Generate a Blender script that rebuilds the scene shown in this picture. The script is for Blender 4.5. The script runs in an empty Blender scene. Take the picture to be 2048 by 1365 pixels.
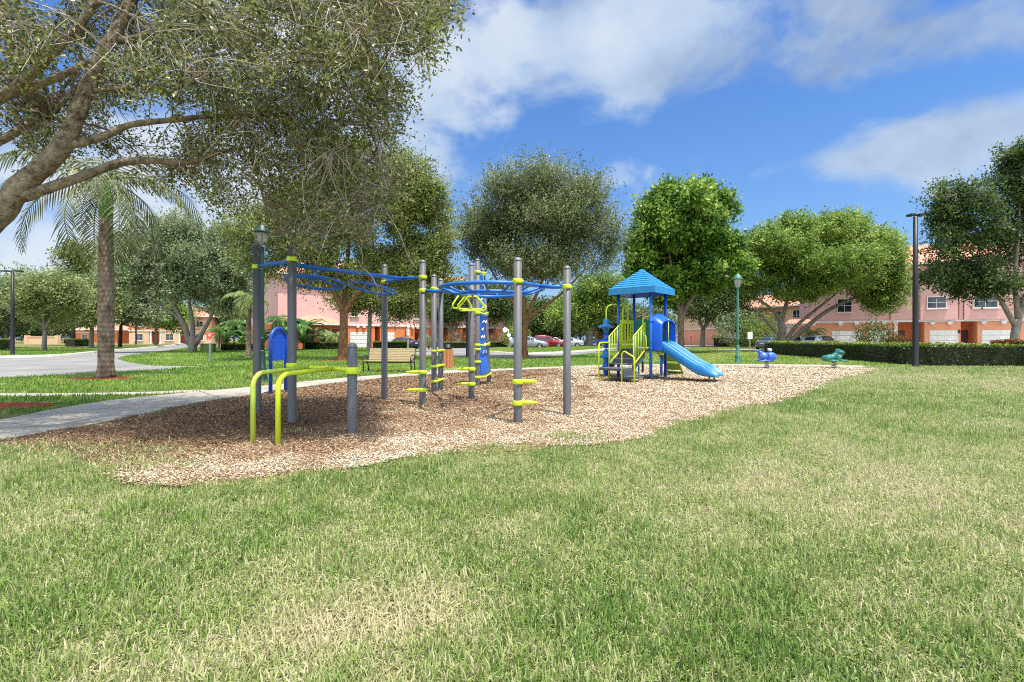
import bpy, bmesh, math, random
import numpy as np
from mathutils import Vector, Matrix, noise as mnoise
R = math.radians
rng = np.random.default_rng(7)
random.seed(7)
sc = bpy.context.scene
COL = sc.collection
F, HY, EYE = 930.0, 677.0, 1.3          # focal length in photo pixels, horizon row, eye height

def G(px, py):                           # ground point seen at a photo pixel
    k = EYE / (py - HY)
    return ((px - 1024) * k, F * k)
def W(px, py, Y):                        # point at depth Y seen at a photo pixel
    return ((px - 1024) * Y / F, Y, EYE + (HY - py) * Y / F)
def lin(r, g, b):
    f = lambda c: (c / 12.92 if c <= .04045 else ((c + .055) / 1.055) ** 2.4)
    return (f(r / 255), f(g / 255), f(b / 255), 1)

# ------------------------------------------------------------------ materials
def new_mat(name):
    m = bpy.data.materials.new(name); m.use_nodes = True
    nt = m.node_tree; nt.nodes.clear()
    return m, nt
def N(nt, t, **kw):
    n = nt.nodes.new(t)
    for k, v in kw.items():
        if k.startswith('i_'):
            n.inputs[k[2:].replace('_', ' ')].default_value = v
        else:
            setattr(n, k, v)
    return n
def ramp(nt, stops, fac):
    r = N(nt, 'ShaderNodeValToRGB')
    e = r.color_ramp.elements
    while len(e) < len(stops): e.new(.5)
    for el, (p, c) in zip(e, stops):
        el.position = p; el.color = c if len(c) == 4 else (*c, 1)
    nt.links.new(fac, r.inputs[0])
    return r.outputs[0]
def pos_socket(nt):
    return N(nt, 'ShaderNodeTexCoord').outputs['Object']
def mat(name, c1, c2=None, scale=6, rough=.6, bump=0, bscale=40, metal=0, spec=.5, detail=6, stretch=None, coat=0):
    """Principled surface whose colour wanders between c1 and c2, with grain as bump."""
    m, nt = new_mat(name)
    out = N(nt, 'ShaderNodeOutputMaterial'); b = N(nt, 'ShaderNodeBsdfPrincipled')
    nt.links.new(b.outputs[0], out.inputs[0])
    b.inputs['Roughness'].default_value = rough; b.inputs['Metallic'].default_value = metal
    b.inputs['Specular IOR Level'].default_value = spec
    b.inputs['Coat Weight'].default_value = coat
    co = pos_socket(nt)
    if stretch:
        mp = N(nt, 'ShaderNodeMapping'); mp.inputs['Scale'].default_value = stretch
        nt.links.new(co, mp.inputs[0]); co = mp.outputs[0]
    if c2 is None: c2 = tuple(v * .82 for v in c1[:3]) + (1,)
    t = N(nt, 'ShaderNodeTexNoise'); t.inputs['Scale'].default_value = scale; t.inputs['Detail'].default_value = detail
    t.inputs['Roughness'].default_value = .65
    nt.links.new(co, t.inputs['Vector'])
    nt.links.new(ramp(nt, [(.3, c1), (.7, c2)], t.outputs['Fac']), b.inputs['Base Color'])
    if bump:
        t2 = N(nt, 'ShaderNodeTexNoise'); t2.inputs['Scale'].default_value = bscale; t2.inputs['Detail'].default_value = 5
        nt.links.new(co, t2.inputs['Vector'])
        bp = N(nt, 'ShaderNodeBump'); bp.inputs['Strength'].default_value = bump; bp.inputs['Distance'].default_value = .02
        nt.links.new(t2.outputs['Fac'], bp.inputs['Height']); nt.links.new(bp.outputs[0], b.inputs['Normal'])
    return m
def leaf_mat(name, stops, rough=.5, trans=.3, spec=.22):
    """Leaf or blade: colour from the per-face tint of its mesh, part of the light let through."""
    m, nt = new_mat(name)
    out = N(nt, 'ShaderNodeOutputMaterial'); b = N(nt, 'ShaderNodeBsdfPrincipled'); tr = N(nt, 'ShaderNodeBsdfTranslucent')
    mx = N(nt, 'ShaderNodeMixShader'); mx.inputs[0].default_value = trans
    a = N(nt, 'ShaderNodeAttribute', attribute_name='tint')
    c = ramp(nt, stops, a.outputs['Fac'])
    nt.links.new(c, b.inputs['Base Color'])
    h = N(nt, 'ShaderNodeHueSaturation'); h.inputs['Saturation'].default_value = .85; h.inputs['Value'].default_value = 1.5
    nt.links.new(c, h.inputs['Color']); nt.links.new(h.outputs[0], tr.inputs['Color'])
    b.inputs['Roughness'].default_value = rough; b.inputs['Specular IOR Level'].default_value = spec
    nt.links.new(b.outputs[0], mx.inputs[1]); nt.links.new(tr.outputs[0], mx.inputs[2]); nt.links.new(mx.outputs[0], out.inputs[0])
    return m
def bark_mat(name, c1, c2, scale=9, stretch=(1, 1, .25), bump=.9):
    return mat(name, c1, c2, scale=scale, rough=.95, bump=bump, bscale=scale * 3.2, spec=.15, stretch=stretch, detail=9)

# ------------------------------------------------------------------ mesh builder
class MB:
    def __init__(s): s.v = []; s.f = []; s.sm = []
    def add(s, vs, fs, smooth=True):
        o = len(s.v); s.v += [tuple(p) for p in vs]
        s.f += [tuple(i + o for i in f) for f in fs]; s.sm += [smooth] * len(fs)
        return s
    def box(s, c, d, rz=0, M=None):
        x, y, z = (q / 2 for q in d)
        vs = [(-x,-y,-z),(x,-y,-z),(x,y,-z),(-x,y,-z),(-x,-y,z),(x,-y,z),(x,y,z),(-x,y,z)]
        m = Matrix.Translation(c) @ (M if M else Matrix.Rotation(rz, 4, 'Z'))
        return s.add([m @ Vector(p) for p in vs], [(0,3,2,1),(4,5,6,7),(0,1,5,4),(1,2,6,5),(2,3,7,6),(3,0,4,7)], False)
    def tube(s, pts, rad, seg=10, caps=True, closed=False):
        pts = [Vector(p) for p in pts]; n = len(pts)
        if not hasattr(rad, '__len__'): rad = [rad] * n
        vs = []; ref = None
        for i, p in enumerate(pts):
            if closed: t = pts[(i + 1) % n] - pts[i - 1]
            else: t = pts[min(i + 1, n - 1)] - pts[max(i - 1, 0)]
            t.normalize()
            if ref is None:
                ref = Vector((0, 0, 1)) if abs(t.z) < .9 else Vector((1, 0, 0))
            a = ref - t * ref.dot(t)
            if a.length < 1e-4: a = t.orthogonal()
            a.normalize(); b = t.cross(a); ref = a
            for k in range(seg):
                q = 2 * math.pi * k / seg
                vs.append(p + (a * math.cos(q) + b * math.sin(q)) * rad[i])
        fs = []
        for i in range(n if closed else n - 1):
            j = (i + 1) % n
            for k in range(seg):
                l = (k + 1) % seg
                fs.append((i * seg + k, i * seg + l, j * seg + l, j * seg + k))
        if caps and not closed:
            fs.append(tuple(range(seg - 1, -1, -1))); fs.append(tuple((n - 1) * seg + k for k in range(seg)))
        return s.add(vs, fs)
    def lathe(s, prof, c=(0, 0, 0), seg=16, M=None):
        vs = []; fs = []; m = Matrix.Translation(c) @ (M or Matrix())
        for r, z in prof:
            for k in range(seg):
                q = 2 * math.pi * k / seg
                vs.append(m @ Vector((r * math.cos(q), r * math.sin(q), z)))
        for i in range(len(prof) - 1):
            for k in range(seg):
                l = (k + 1) % seg
                fs.append((i * seg + k, i * seg + l, (i + 1) * seg + l, (i + 1) * seg + k))
        fs.append(tuple(range(seg - 1, -1, -1))); fs.append(tuple((len(prof) - 1) * seg + k for k in range(seg)))
        return s.add(vs, fs)
    def ell(s, c, r, M=None, seg=14, rings=9):
        m = Matrix.Translation(c) @ (M or Matrix()); vs = [m @ Vector((0, 0, -r[2]))]; fs = []
        for i in range(1, rings):
            a = math.pi * i / rings - math.pi / 2
            for k in range(seg):
                q = 2 * math.pi * k / seg
                vs.append(m @ Vector((r[0] * math.cos(a) * math.cos(q), r[1] * math.cos(a) * math.sin(q), r[2] * math.sin(a))))
        vs.append(m @ Vector((0, 0, r[2])))
        for k in range(seg): fs.append((0, 1 + (k + 1) % seg, 1 + k))
        for i in range(rings - 2):
            for k in range(seg):
                l = (k + 1) % seg; a = 1 + i * seg; b = a + seg
                fs.append((a + k, a + l, b + l, b + k))
        t = len(vs) - 1; a = 1 + (rings - 2) * seg
        for k in range(seg): fs.append((t, a + k, a + (k + 1) % seg))
        return s.add(vs, fs)
    def prism(s, poly, z0, z1, M=None):
        """poly in local xy, extruded in local z, then moved by M"""
        M = M or Matrix(); n = len(poly)
        ar = sum(poly[i][0] * poly[(i + 1) % n][1] - poly[(i + 1) % n][0] * poly[i][1] for i in range(n))
        if ar < 0: poly = poly[::-1]
        vs = [M @ Vector((x, y, z0)) for x, y in poly] + [M @ Vector((x, y, z1)) for x, y in poly]
        fs = [tuple(range(n - 1, -1, -1)), tuple(range(n, 2 * n))] + [(i, (i + 1) % n, n + (i + 1) % n, n + i) for i in range(n)]
        return s.add(vs, fs, False)
    def build(s, name, m, parent=None, bevel=0, loc=None, bseg=2):
        me = bpy.data.meshes.new(name)
        me.from_pydata(s.v, [], s.f); me.polygons.foreach_set('use_smooth', s.sm)
        o = bpy.data.objects.new(name, me); COL.objects.link(o)
        if m: me.materials.append(m)
        if parent: o.parent = parent
        if loc: o.location = loc
        if bevel:
            md = o.modifiers.new('bevel', 'BEVEL'); md.width = bevel; md.segments = bseg; md.limit_method = 'ANGLE'; md.angle_limit = R(40)
        me.update()
        return o
def np_mesh(name, V, m, quads=None, tint=None, parent=None, tris=None, smooth=False):
    me = bpy.data.meshes.new(name); V = np.asarray(V, np.float32)
    me.vertices.add(len(V)); me.vertices.foreach_set('co', V.ravel())
    parts = []; st = []; n0 = 0
    for arr, k in ((quads, 4), (tris, 3)):
        if arr is not None and len(arr):
            parts.append(np.asarray(arr, np.int32).ravel()); st.append(n0 + np.arange(len(arr), dtype=np.int32) * k); n0 += arr.size
    L = np.concatenate(parts); S = np.concatenate(st)
    me.loops.add(len(L)); me.loops.foreach_set('vertex_index', L)
    me.polygons.add(len(S)); me.polygons.foreach_set('loop_start', S)
    if smooth: me.polygons.foreach_set('use_smooth', np.ones(len(S), bool))
    me.update(calc_edges=True)
    if tint is not None:
        a = me.attributes.new('tint', 'FLOAT', 'FACE'); a.data.foreach_set('value', np.asarray(tint, np.float32))
    me.materials.append(m)
    o = bpy.data.objects.new(name, me); COL.objects.link(o)
    if parent: o.parent = parent
    return o
def empty(name, label, cat, loc=(0, 0, 0), rz=0, group=None):
    o = bpy.data.objects.new(name, None); COL.objects.link(o); o.location = loc; o.rotation_euler = (0, 0, rz)
    o.empty_display_size = .2
    tag(o, label, cat, group); return o
def tag(o, label, cat, group=None):
    o['label'] = label; o['category'] = cat
    if group: o['group'] = group
    return o
def kind(o, k, label=None):
    o['kind'] = k
    if label: o['label'] = label
    return o
def copy_tree(o, parent=None):
    c = o.copy(); COL.objects.link(c)
    if parent: c.parent = parent
    for ch in list(o.children): copy_tree(ch, c)
    return c
def unit(v): return v / np.maximum(np.linalg.norm(v, axis=-1, keepdims=True), 1e-9)
def vnoise(x, y, sc_, seed=0):
    """smooth value noise, 0..1"""
    r = np.random.default_rng(seed).random((64, 64)); x = np.asarray(x) / sc_ + 1000; y = np.asarray(y) / sc_ + 1000
    xi = np.floor(x).astype(int); yi = np.floor(y).astype(int); u = x - xi; v = y - yi
    u = u * u * (3 - 2 * u); v = v * v * (3 - 2 * v); a = lambda i, j: r[(xi + i) % 64, (yi + j) % 64]
    return (a(0,0)*(1-u)+a(1,0)*u)*(1-v)+(a(0,1)*(1-u)+a(1,1)*u)*v
def inpoly(x, y, poly):
    c = np.zeros(len(x), bool); n = len(poly)
    for i in range(n):
        x1, y1 = poly[i]; x2, y2 = poly[i - 1]
        if y1 == y2: continue
        k = ((y1 > y) != (y2 > y)) & (x < (x2 - x1) * (y - y1) / (y2 - y1) + x1)
        c ^= k
    return c
def smoothpoly(pts, n=4):
    """Catmull-Rom through open pts"""
    P = [np.array(p, float) for p in pts]; P = [2 * P[0] - P[1]] + P + [2 * P[-1] - P[-2]]; out = []
    for i in range(1, len(P) - 2):
        for k in range(n):
            t = k / n; a, b, c, d = P[i-1], P[i], P[i+1], P[i+2]
            out.append(tuple(.5*((2*b)+(-a+c)*t+(2*a-5*b+4*c-d)*t*t+(-a+3*b-3*c+d)*t**3)))
    out.append(tuple(P[-2])); return out
# ------------------------------------------------------------------ camera, light, sky
cam = bpy.data.objects.new('camera', bpy.data.cameras.new('camera')); COL.objects.link(cam)
cam.location = (0, 0, EYE); cam.rotation_euler = (R(90), 0, 0)
cam.data.sensor_width = 36; cam.data.lens = 36 * F / 2048; cam.data.shift_y = -5.5 / 2048
cam.data.clip_start = .05; cam.data.clip_end = 3000
sc.camera = cam
SUN_EL, SUN_AZ = R(74), math.atan2(.41, -.39)       # high, to the right and a little behind the viewer
sd = Vector((math.sin(SUN_AZ) * math.cos(SUN_EL), math.cos(SUN_AZ) * math.cos(SUN_EL), math.sin(SUN_EL)))
sl = bpy.data.lights.new('sun', 'SUN'); sl.energy = 4.1; sl.angle = R(.6); sl.color = (1, .95, .86)
so = bpy.data.objects.new('sun', sl); COL.objects.link(so); so.rotation_euler = sd.to_track_quat('Z', 'Y').to_euler(); so.location = (10, -10, 40)
w = bpy.data.worlds.new('World'); sc.world = w; w.use_nodes = True
nt = w.node_tree; nt.nodes.clear(); L = nt.links.new
def math_(op, a, b=None, c=None, clamp=False):
    n = N(nt, 'ShaderNodeMath', operation=op, use_clamp=clamp)
    for i, q in enumerate((a, b, c)):
        if q is None: continue
        if isinstance(q, (int, float)): n.inputs[i].default_value = q
        else: L(q, n.inputs[i])
    return n.outputs[0]
sky = N(nt, 'ShaderNodeTexSky', sky_type='NISHITA', sun_disc=False, sun_elevation=SUN_EL, sun_rotation=SUN_AZ, altitude=0, air_density=1.15, dust_density=.6, ozone_density=2.2)
tc = N(nt, 'ShaderNodeTexCoord').outputs['Generated']
sx = N(nt, 'ShaderNodeSeparateXYZ'); L(tc, sx.inputs[0]); dx, dy, dz = sx.outputs
az = math_('ARCTAN2', dx, dy); el = math_('ARCSINE', dz)
def px_dir(px, py):
    d = Vector(((px - 1024) / F, 1, (HY - py) / F)).normalized(); return math.atan2(d.x, d.y), math.asin(d.z)
def bank(px, py, sx_, sy_, amp):
    a0, e0 = px_dir(px, py)
    u = math_('DIVIDE', math_('SUBTRACT', az, a0), sx_ / F); v = math_('DIVIDE', math_('SUBTRACT', el, e0), sy_ / F)
    q = math_('ADD', math_('MULTIPLY', u, u), math_('MULTIPLY', v, v))
    return math_('MULTIPLY', math_('EXPONENT', math_('MULTIPLY', q, -1)), amp)
tot = None
for b in [(1010, 70, 200, 105, .40), (1240, 120, 240, 90, .36), (1360, 20, 180, 50, .2), (1900, 60, 330, 100, .30), (1640, 10, 200, 50, .2), (1720, 320, 140, 50, .42), (1930, 285, 180, 50, .42), (1215, 355, 85, 42, .36),
          (870, 320, 110, 80, .55), (960, 410, 90, 50, .4), (1120, 5, 90, 26, -.24), (1530, 85, 55, 50, -.16), (1150, 290, 240, 40, -.25), (1450, 260, 160, 60, -.3), (40, 520, 240, 120, .34), (300, 200, 420, 240, .4)]:
    o = bank(*b); tot = o if tot is None else math_('ADD', tot, o)
zz = math_('ADD', math_('MAXIMUM', dz, 0), .22)
cv = N(nt, 'ShaderNodeCombineXYZ'); L(dx, cv.inputs[0]); L(dy, cv.inputs[1]); L(math_('MULTIPLY', dz, 1.7), cv.inputs[2])
def cnoise(scale, detail, rough, dist=.3, off=(0, 0, 0)):
    mp = N(nt, 'ShaderNodeMapping'); mp.inputs['Location'].default_value = off; L(cv.outputs[0], mp.inputs[0])
    t = N(nt, 'ShaderNodeTexNoise'); t.inputs['Scale'].default_value = scale; t.inputs['Detail'].default_value = detail
    t.inputs['Roughness'].default_value = rough; t.inputs['Distortion'].default_value = dist
    L(mp.outputs[0], t.inputs['Vector']); return t.outputs['Fac']
n1 = cnoise(4.2, 10, .56, .2, (3.1, 1.7, .6))
behind = math_('ADD', math_('MULTIPLY', math_('MAXIMUM', math_('SUBTRACT', .25, dy), 0), .9), math_('MULTIPLY', math_('MAXIMUM', math_('SUBTRACT', dz, .63), 0), 1.5))      # unseen bright cloud added over and behind the viewer to fill the shadows
dens = math_('ADD', math_('ADD', math_('MULTIPLY', math_('SUBTRACT', n1, .5), 2.3), tot), behind)
mr = N(nt, 'ShaderNodeMapRange', interpolation_type='SMOOTHSTEP'); mr.inputs['From Min'].default_value = .07; mr.inputs['From Max'].default_value = .56
L(dens, mr.inputs['Value'])
n2 = cnoise(3.4, 6, .55, .2, (7.3, .4, 2))
# towards the zenith and the right the cloud is thicker and greyer
grey = math_('ADD', n2, math_('ADD', bank(2000, 20, 480, 130, .34), bank(1120, 0, 110, 35, .2)))
SB = .13
k = 1 / SB
ccol = ramp(nt, [(.42, (.47, .51, .56)), (.60, (.33, .41, .52)), (.88, (.16, .22, .33))], grey)
cm = N(nt, 'ShaderNodeVectorMath', operation='SCALE'); L(ccol, cm.inputs[0]); L(math_('MULTIPLY', math_('ADD', 1, math_('MULTIPLY', math_('MINIMUM', behind, .5), 2.4)), k), cm.inputs['Scale'])
hs = N(nt, 'ShaderNodeHueSaturation'); hs.inputs['Saturation'].default_value = 1.2; hs.inputs['Value'].default_value = 1.0; L(sky.outputs[0], hs.inputs['Color'])
skm = N(nt, 'ShaderNodeMixRGB', blend_type='MULTIPLY'); skm.inputs[0].default_value = 1; skm.inputs[2].default_value = (.44, .61, .84, 1); L(hs.outputs[0], skm.inputs[1])
hz = N(nt, 'ShaderNodeMixRGB'); L(math_('MULTIPLY', math_('EXPONENT', math_('MULTIPLY', math_('MAXIMUM', el, 0), -4.2)), .85), hz.inputs[0]); hz.inputs[2].default_value = (.20 * k, .315 * k, .47 * k, 1); L(skm.outputs[0], hz.inputs[1])     # moist air greys the blue low down
mix = N(nt, 'ShaderNodeMixRGB'); L(math_('MULTIPLY', mr.outputs[0], .9), mix.inputs[0]); L(hz.outputs[0], mix.inputs[1]); L(cm.outputs[0], mix.inputs[2])
bg = N(nt, 'ShaderNodeBackground'); bg.inputs['Strength'].default_value = SB; L(mix.outputs[0], bg.inputs[0])
wo = N(nt, 'ShaderNodeOutputWorld'); L(bg.outputs[0], wo.inputs[0])
sc.view_settings.view_transform = 'Standard'; sc.view_settings.look = 'None'; sc.view_settings.exposure = .75; sc.view_settings.gamma = 1
sc.render.engine = 'CYCLES'
cy = sc.cycles
cy.max_bounces = 6; cy.diffuse_bounces = 3; cy.glossy_bounces = 2; cy.transmission_bounces = 3; cy.transparent_max_bounces = 4
cy.caustics_reflective = False; cy.caustics_refractive = False; cy.use_adaptive_sampling = True; cy.adaptive_threshold = .015
cy.use_denoising = False; cy.filter_width = 1.05
try: cy.denoiser = 'OPENIMAGEDENOISE'; cy.denoising_prefilter = 'ACCURATE'; cy.denoising_input_passes = 'RGB_ALBEDO_NORMAL'
except Exception: pass

# ------------------------------------------------------------------ shared materials
M = {}
M['post'] = mat('grey_post_paint', lin(106, 106, 108), lin(84, 84, 87), scale=5, stretch=(1.5, 1.5, .3), rough=.5, spec=.35, bump=.06, bscale=90)
M['cap'] = mat('grey_cap_paint', lin(122, 123, 126), lin(104, 105, 108), scale=6, rough=.38)
M['lime'] = mat('lime_paint', lin(212, 236, 40), lin(202, 226, 46), scale=4, rough=.4)
M['limepale'] = mat('pale_lime_paint', lin(200, 224, 84), lin(190, 214, 78), scale=4, rough=.45)
M['blue'] = mat('royal_blue_paint', lin(38, 116, 210), lin(30, 102, 196), scale=5, rough=.4)
M['deepblue'] = mat('deep_blue_plastic', lin(20, 96, 214), lin(16, 84, 198), scale=3, rough=.35)
M['navy'] = mat('dark_blue_paint', lin(24, 86, 190), lin(18, 72, 168), scale=4, rough=.4)
M['sky'] = mat('light_blue_plastic', lin(36, 128, 192), lin(30, 118, 182), scale=3, rough=.4)
M['roofblue'] = mat('turquoise_blue_plastic', lin(44, 138, 190), lin(34, 124, 178), scale=7, rough=.5, bump=.1)
M['panelblue'] = mat('worn_blue_panel', lin(52, 116, 216), lin(40, 100, 200), scale=8, rough=.45)
M['deck'] = mat('dark_grey_coating', lin(88, 92, 96), lin(70, 74, 78), scale=30, rough=.8, bump=.3, bscale=120)
M['steel'] = mat('bare_steel', lin(170, 172, 175), lin(120, 122, 126), scale=20, rough=.35, metal=.8)
M['black'] = mat('black_paint', lin(34, 34, 36), lin(24, 24, 26), scale=8, rough=.5)
M['white'] = mat('white_paint', lin(236, 236, 232), lin(222, 222, 218), scale=3, rough=.6)
M['green'] = mat('green_post_paint', lin(72, 124, 102), lin(60, 110, 90), scale=5, rough=.45)
M['dkgreen'] = mat('dark_green_paint', lin(18, 62, 47), lin(14, 52, 38), scale=5, rough=.45)
M['wood'] = mat('weathered_bench_wood', lin(190, 170, 134), lin(154, 132, 98), scale=5, rough=.8, bump=.3, bscale=30, stretch=(1, 8, 8))
M['binwood'] = mat('orange_brown_wood', lin(196, 134, 86), lin(168, 106, 62), scale=5, rough=.75, bump=.3, bscale=30, stretch=(8, 8, 1))
M['tyre'] = mat('tyre_rubber', (.02, .02, .02, 1), (.03, .03, .03, 1), rough=.85)
M['glass'] = mat('dark_window_glass', (.02, .028, .035, 1), (.035, .045, .055, 1), scale=.7, rough=.08, spec=.8)
M['concrete'] = mat('concrete_paving', lin(178, 171, 158), lin(146, 139, 128), scale=1.7, rough=.9, bump=.25, bscale=60, spec=.2)
M['kerb'] = mat('kerb_concrete', lin(204, 200, 190), lin(176, 172, 162), scale=2, rough=.9, bump=.2, bscale=50, spec=.2)
M['asphalt'] = mat('patchy_asphalt', lin(146, 144, 140), lin(112, 110, 108), scale=.35, rough=.95, bump=.35, bscale=120, spec=.15)  # darkened, patchy colour stands in for tree shadows on the roads
M['mulchred'] = mat('red_bark_mulch', lin(150, 78, 52), lin(92, 46, 32), scale=14, rough=1, bump=1, bscale=40, spec=.1)
M['tanbark'] = mat('bark_chip_bed', lin(196, 160, 130), lin(120, 84, 60), scale=22, rough=1, bump=1, bscale=60, spec=.1)
# ------------------------------------------------------------------ overhead fitness climber
def post_part(parent, base, top, r=.0635, lean=None, capm='cap', name='post'):
    x, y = base; mb = MB(); tx, ty = lean if lean else (x, y)
    tz = top - r * .9
    mb.tube([(x, y, -.1), (x, y, 0), (tx, ty, tz)], r, 20)
    p = mb.build(name, M['post'], parent)
    c = MB(); c.lathe([(r * 1.03, 0), (r * 1.03, .015), (r * .98, r * .35), (r * .78, r * .72), (r * .4, r * .95), (.004, r * 1.02)], (tx, ty, tz - .004), 20)
    c.build('cap', M[capm], p)
    return p
fit = empty('fitness_climber', 'big overhead climbing frame of grey posts joined by blue bars and lime yellow clamps', 'climbing frame')
P = {}
for k, (px, by, top) in dict(a=(514, 831, 2.92), b=(584, 850, 2.94), c=(769, 801, 2.85), d=(845.5, 812, 2.81), e=(868, 787, 2.81), f=(881.5, 782, 2.78),
                             g=(943, 800, 2.89), h=(955, 774, 3.43), j=(1035.5, 848, 2.53), k=(1134, 833, 2.51), s=(704.5, 872, 1.24)).items():
    x, y = G(px, by); P[k] = Vector((x, y, 0)); post_part(fit, (x, y), top)
lx, ly = G(978.5, 766); P['i'] = Vector((lx, ly, 0)); lean_top = Vector(W(965.5, 537, 13.0))
post_part(fit, (lx, ly), lean_top.z, lean=(lean_top.x, lean_top.y))
def at(k, z): return Vector((P[k].x, P[k].y, z))
def clamp(c, r=.076, h=.07, name='clamp', m='lime'):
    mb = MB(); mb.lathe([(r * .93, -h / 2), (r, -h / 2 + .012), (r, h / 2 - .012), (r * .93, h / 2)], c, 20)
    for q in (0, math.pi):                       # bolt heads
        mb.lathe([(.012, 0), (.012, .012), (.006, .016)], Vector(c) + Vector((math.cos(q), math.sin(q), 0)) * r * .98, 8, Matrix.Rotation(q, 4, 'Z') @ Matrix.Rotation(R(90), 4, 'Y'))
    return mb.build(name, M[m], fit)
def bar(pts, r=.03, m='blue', name='bar', seg=12):
    return MB().tube(pts, r, seg).build(name, M[m], fit)
# beam with two hanging wheels
ml, mr_ = Vector((-3.67, 7.38, 2.49)), Vector((-2.17, 9.20, 2.48))
for k, z in (('a', 2.505), ('b', 2.49), ('c', 2.475), ('d', 2.475)): clamp(at(k, z))
def toward(a, b, dist): return a + (b - a).normalized() * dist
bar([toward(at('a', 2.505), ml, .07), at('a', 2.505).lerp(ml, .55) + Vector((0, 0, .02)), ml], .034, name='fork_bar')
bar([toward(at('b', 2.49), ml, .07), ml], .034, name='fork_bar')
bar([toward(at('c', 2.475), mr_, .07), mr_], .034, name='fork_bar')
bar([toward(at('d', 2.475), mr_, .07), mr_], .034, name='fork_bar')
bar([ml, mr_], .037, name='beam')
def wheel(c, rad, tx, ty, t):
    h = ml.lerp(mr_, t); hub = Vector((c[0], c[1], c[2] + .09))
    Mx = Matrix.Translation(c) @ Matrix.Rotation(ty, 4, 'Y') @ Matrix.Rotation(tx, 4, 'X')
    wr = MB().tube([Mx @ Vector((rad * math.cos(q), rad * math.sin(q), 0)) for q in np.linspace(0, 2 * math.pi, 41)[:-1]], .021, 10, closed=True).build('wheel_rim', M['blue'], fit)
    for q in range(4):
        a = math.pi / 4 + q * math.pi / 2
        MB().tube([Mx @ Vector((.03 * math.cos(a), .03 * math.sin(a), .085)), Mx @ Vector((rad * math.cos(a), rad * math.sin(a), 0))], .017, 8).build('spoke', M['blue'], wr)
    MB().lathe([(.03, -.04), (.055, -.03), (.055, .03), (.035, .05)], Mx @ Vector((0, 0, .085)), 12).build('hub', M['blue'], wr)
    bar([Mx @ Vector((0, 0, .1)), h], .033, name='hanger')
wheel((-3.306, 7.82, 2.235), .47, R(-8), R(2), .243)
wheel((-2.605, 8.67, 2.225), .43, R(-7), R(9), .71)
# double ring ladder
rc = Vector((-.36, 8.42, 2.2))
def ring(r, z, tr, name, sq=1.0):
    return MB().tube([rc + Vector((r * math.cos(q), r * sq * math.sin(q), z)) for q in np.linspace(0, 2 * math.pi, 65)[:-1]], tr, 12, closed=True).build(name, M['blue'], fit)
ring(.93, 0, .034, 'outer_ring'); ring(.54, -.10, .03, 'inner_ring')
for q in range(14):
    a = q * math.pi / 7 + .15; d = Vector((math.cos(a), math.sin(a), 0))
    bar([rc + d * .54 + Vector((0, 0, -.1)), rc + d * .7 + Vector((0, 0, -.085)), rc + d * .92], .021, name='rung', seg=8)
for k, z in (('d', 2.215), ('k', 2.16), ('j', 2.17), ('g', 2.2)): clamp(at(k, z))
def ringpt(a, r=.93): return rc + Vector((r * math.cos(a), r * math.sin(a), 0))
def arm(k, z, da=0):
    p = at(k, z); v = rc - p; a = math.atan2(-v.y, -v.x) + da
    e = ringpt(a); bar([toward(p, e, .07), p.lerp(e, .5) + Vector((0, 0, -.012)), e], .034, name='arm')
arm('d', 2.215); arm('k', 2.16); arm('j', 2.17, .55); arm('g', 2.2)
# pair of far posts with rungs and a top bar running to the ring
for z in (2.47,):
    p, q = at('e', z), at('f', z)
    clamp(p); clamp(q)
    bar([p + (p - q).normalized() * .1, q + (q - p).normalized() * .02], .04, 'lime', 'top_bar')
    e = ringpt(2.3); bar([q, q.lerp(e, .5) + Vector((0, 0, -.02)), e], .034, name='arm')
for y in (702, 732, 761):
    Y = 11.2; z = EYE + (HY - y) * Y / F
    p, q = at('e', z), at('f', z); u = (q - p).normalized()
    for v in (p, q): clamp(v, .076, .06)
    n = Vector((u.y, -u.x, 0))
    bar([p - u * .16 + n * .04, p - u * .08 + n * .085, p + n * .085, p.lerp(q, .5) + n * .1 + Vector((0, 0, .015)), q + n * .085, q + u * .1 + n * .06], [.016, .022, .026, .026, .024, .02], 'lime', 'rung')
# foot pegs
def pegs(k, ys, dr, ln):
    Y = P[k].y
    for y in ys:
        z = EYE + (HY - y) * Y / F; c = at(k, z); clamp(c, .08, .075)
        d = Vector(dr).normalized()
        bar([c + d * .06, c + d * .12 + Vector((0, 0, .004)), c + d * (ln * .7), c + d * ln], [.03, .034, .03, .016], 'lime', 'foot_peg', 10)
pegs('d', (744.5, 780), (-1, -.15, 0), .32); pegs('g', (738.5, 768), (-1, -.1, 0), .30); pegs('j', (763.5, 806), (1, .1, 0), .30)
# climbing wall: worn perforated panel between the tall post and the leaning post
def leanpt(z):
    t = z / lean_top.z; return P['i'].lerp(Vector((lean_top.x, lean_top.y, 0)), t) + Vector((0, 0, z))
zs = [EYE + (HY - y) * 12.9 / F for y in (752, 690, 628, 549)]
wl = MB(); cells = []
nu, nv = 8, 40
def wallpt(u, z, off=0):
    a, b = at('h', z), leanpt(z); d = (b - a); n = Vector((d.y, -d.x, 0)).normalized()
    return a.lerp(b, .13 + .74 * u) + n * (off + .035 * math.sin(math.pi * u) + .03 * math.sin(z * 4))
rr = random.Random(5); holes = set()
for v in range(2, nv - 2, 3):
    for u in (1, 3, 5):
        if rr.random() < .62: holes.add((u + rr.randint(0, 1), v)); 
vs = {}
for side in (0, .03):
    for v in range(nv + 1):
        for u in range(nu + 1):
            z = zs[0] + .03 + (zs[3] - zs[0] - .05) * v / nv
            vs[(u, v, side)] = len(wl.v); wl.v.append(tuple(wallpt(u / nu, z, side)))
ck = [(u, v) for v in range(nv) for u in range(nu) if (u, v) not in holes]
S_ = set(ck)
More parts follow.
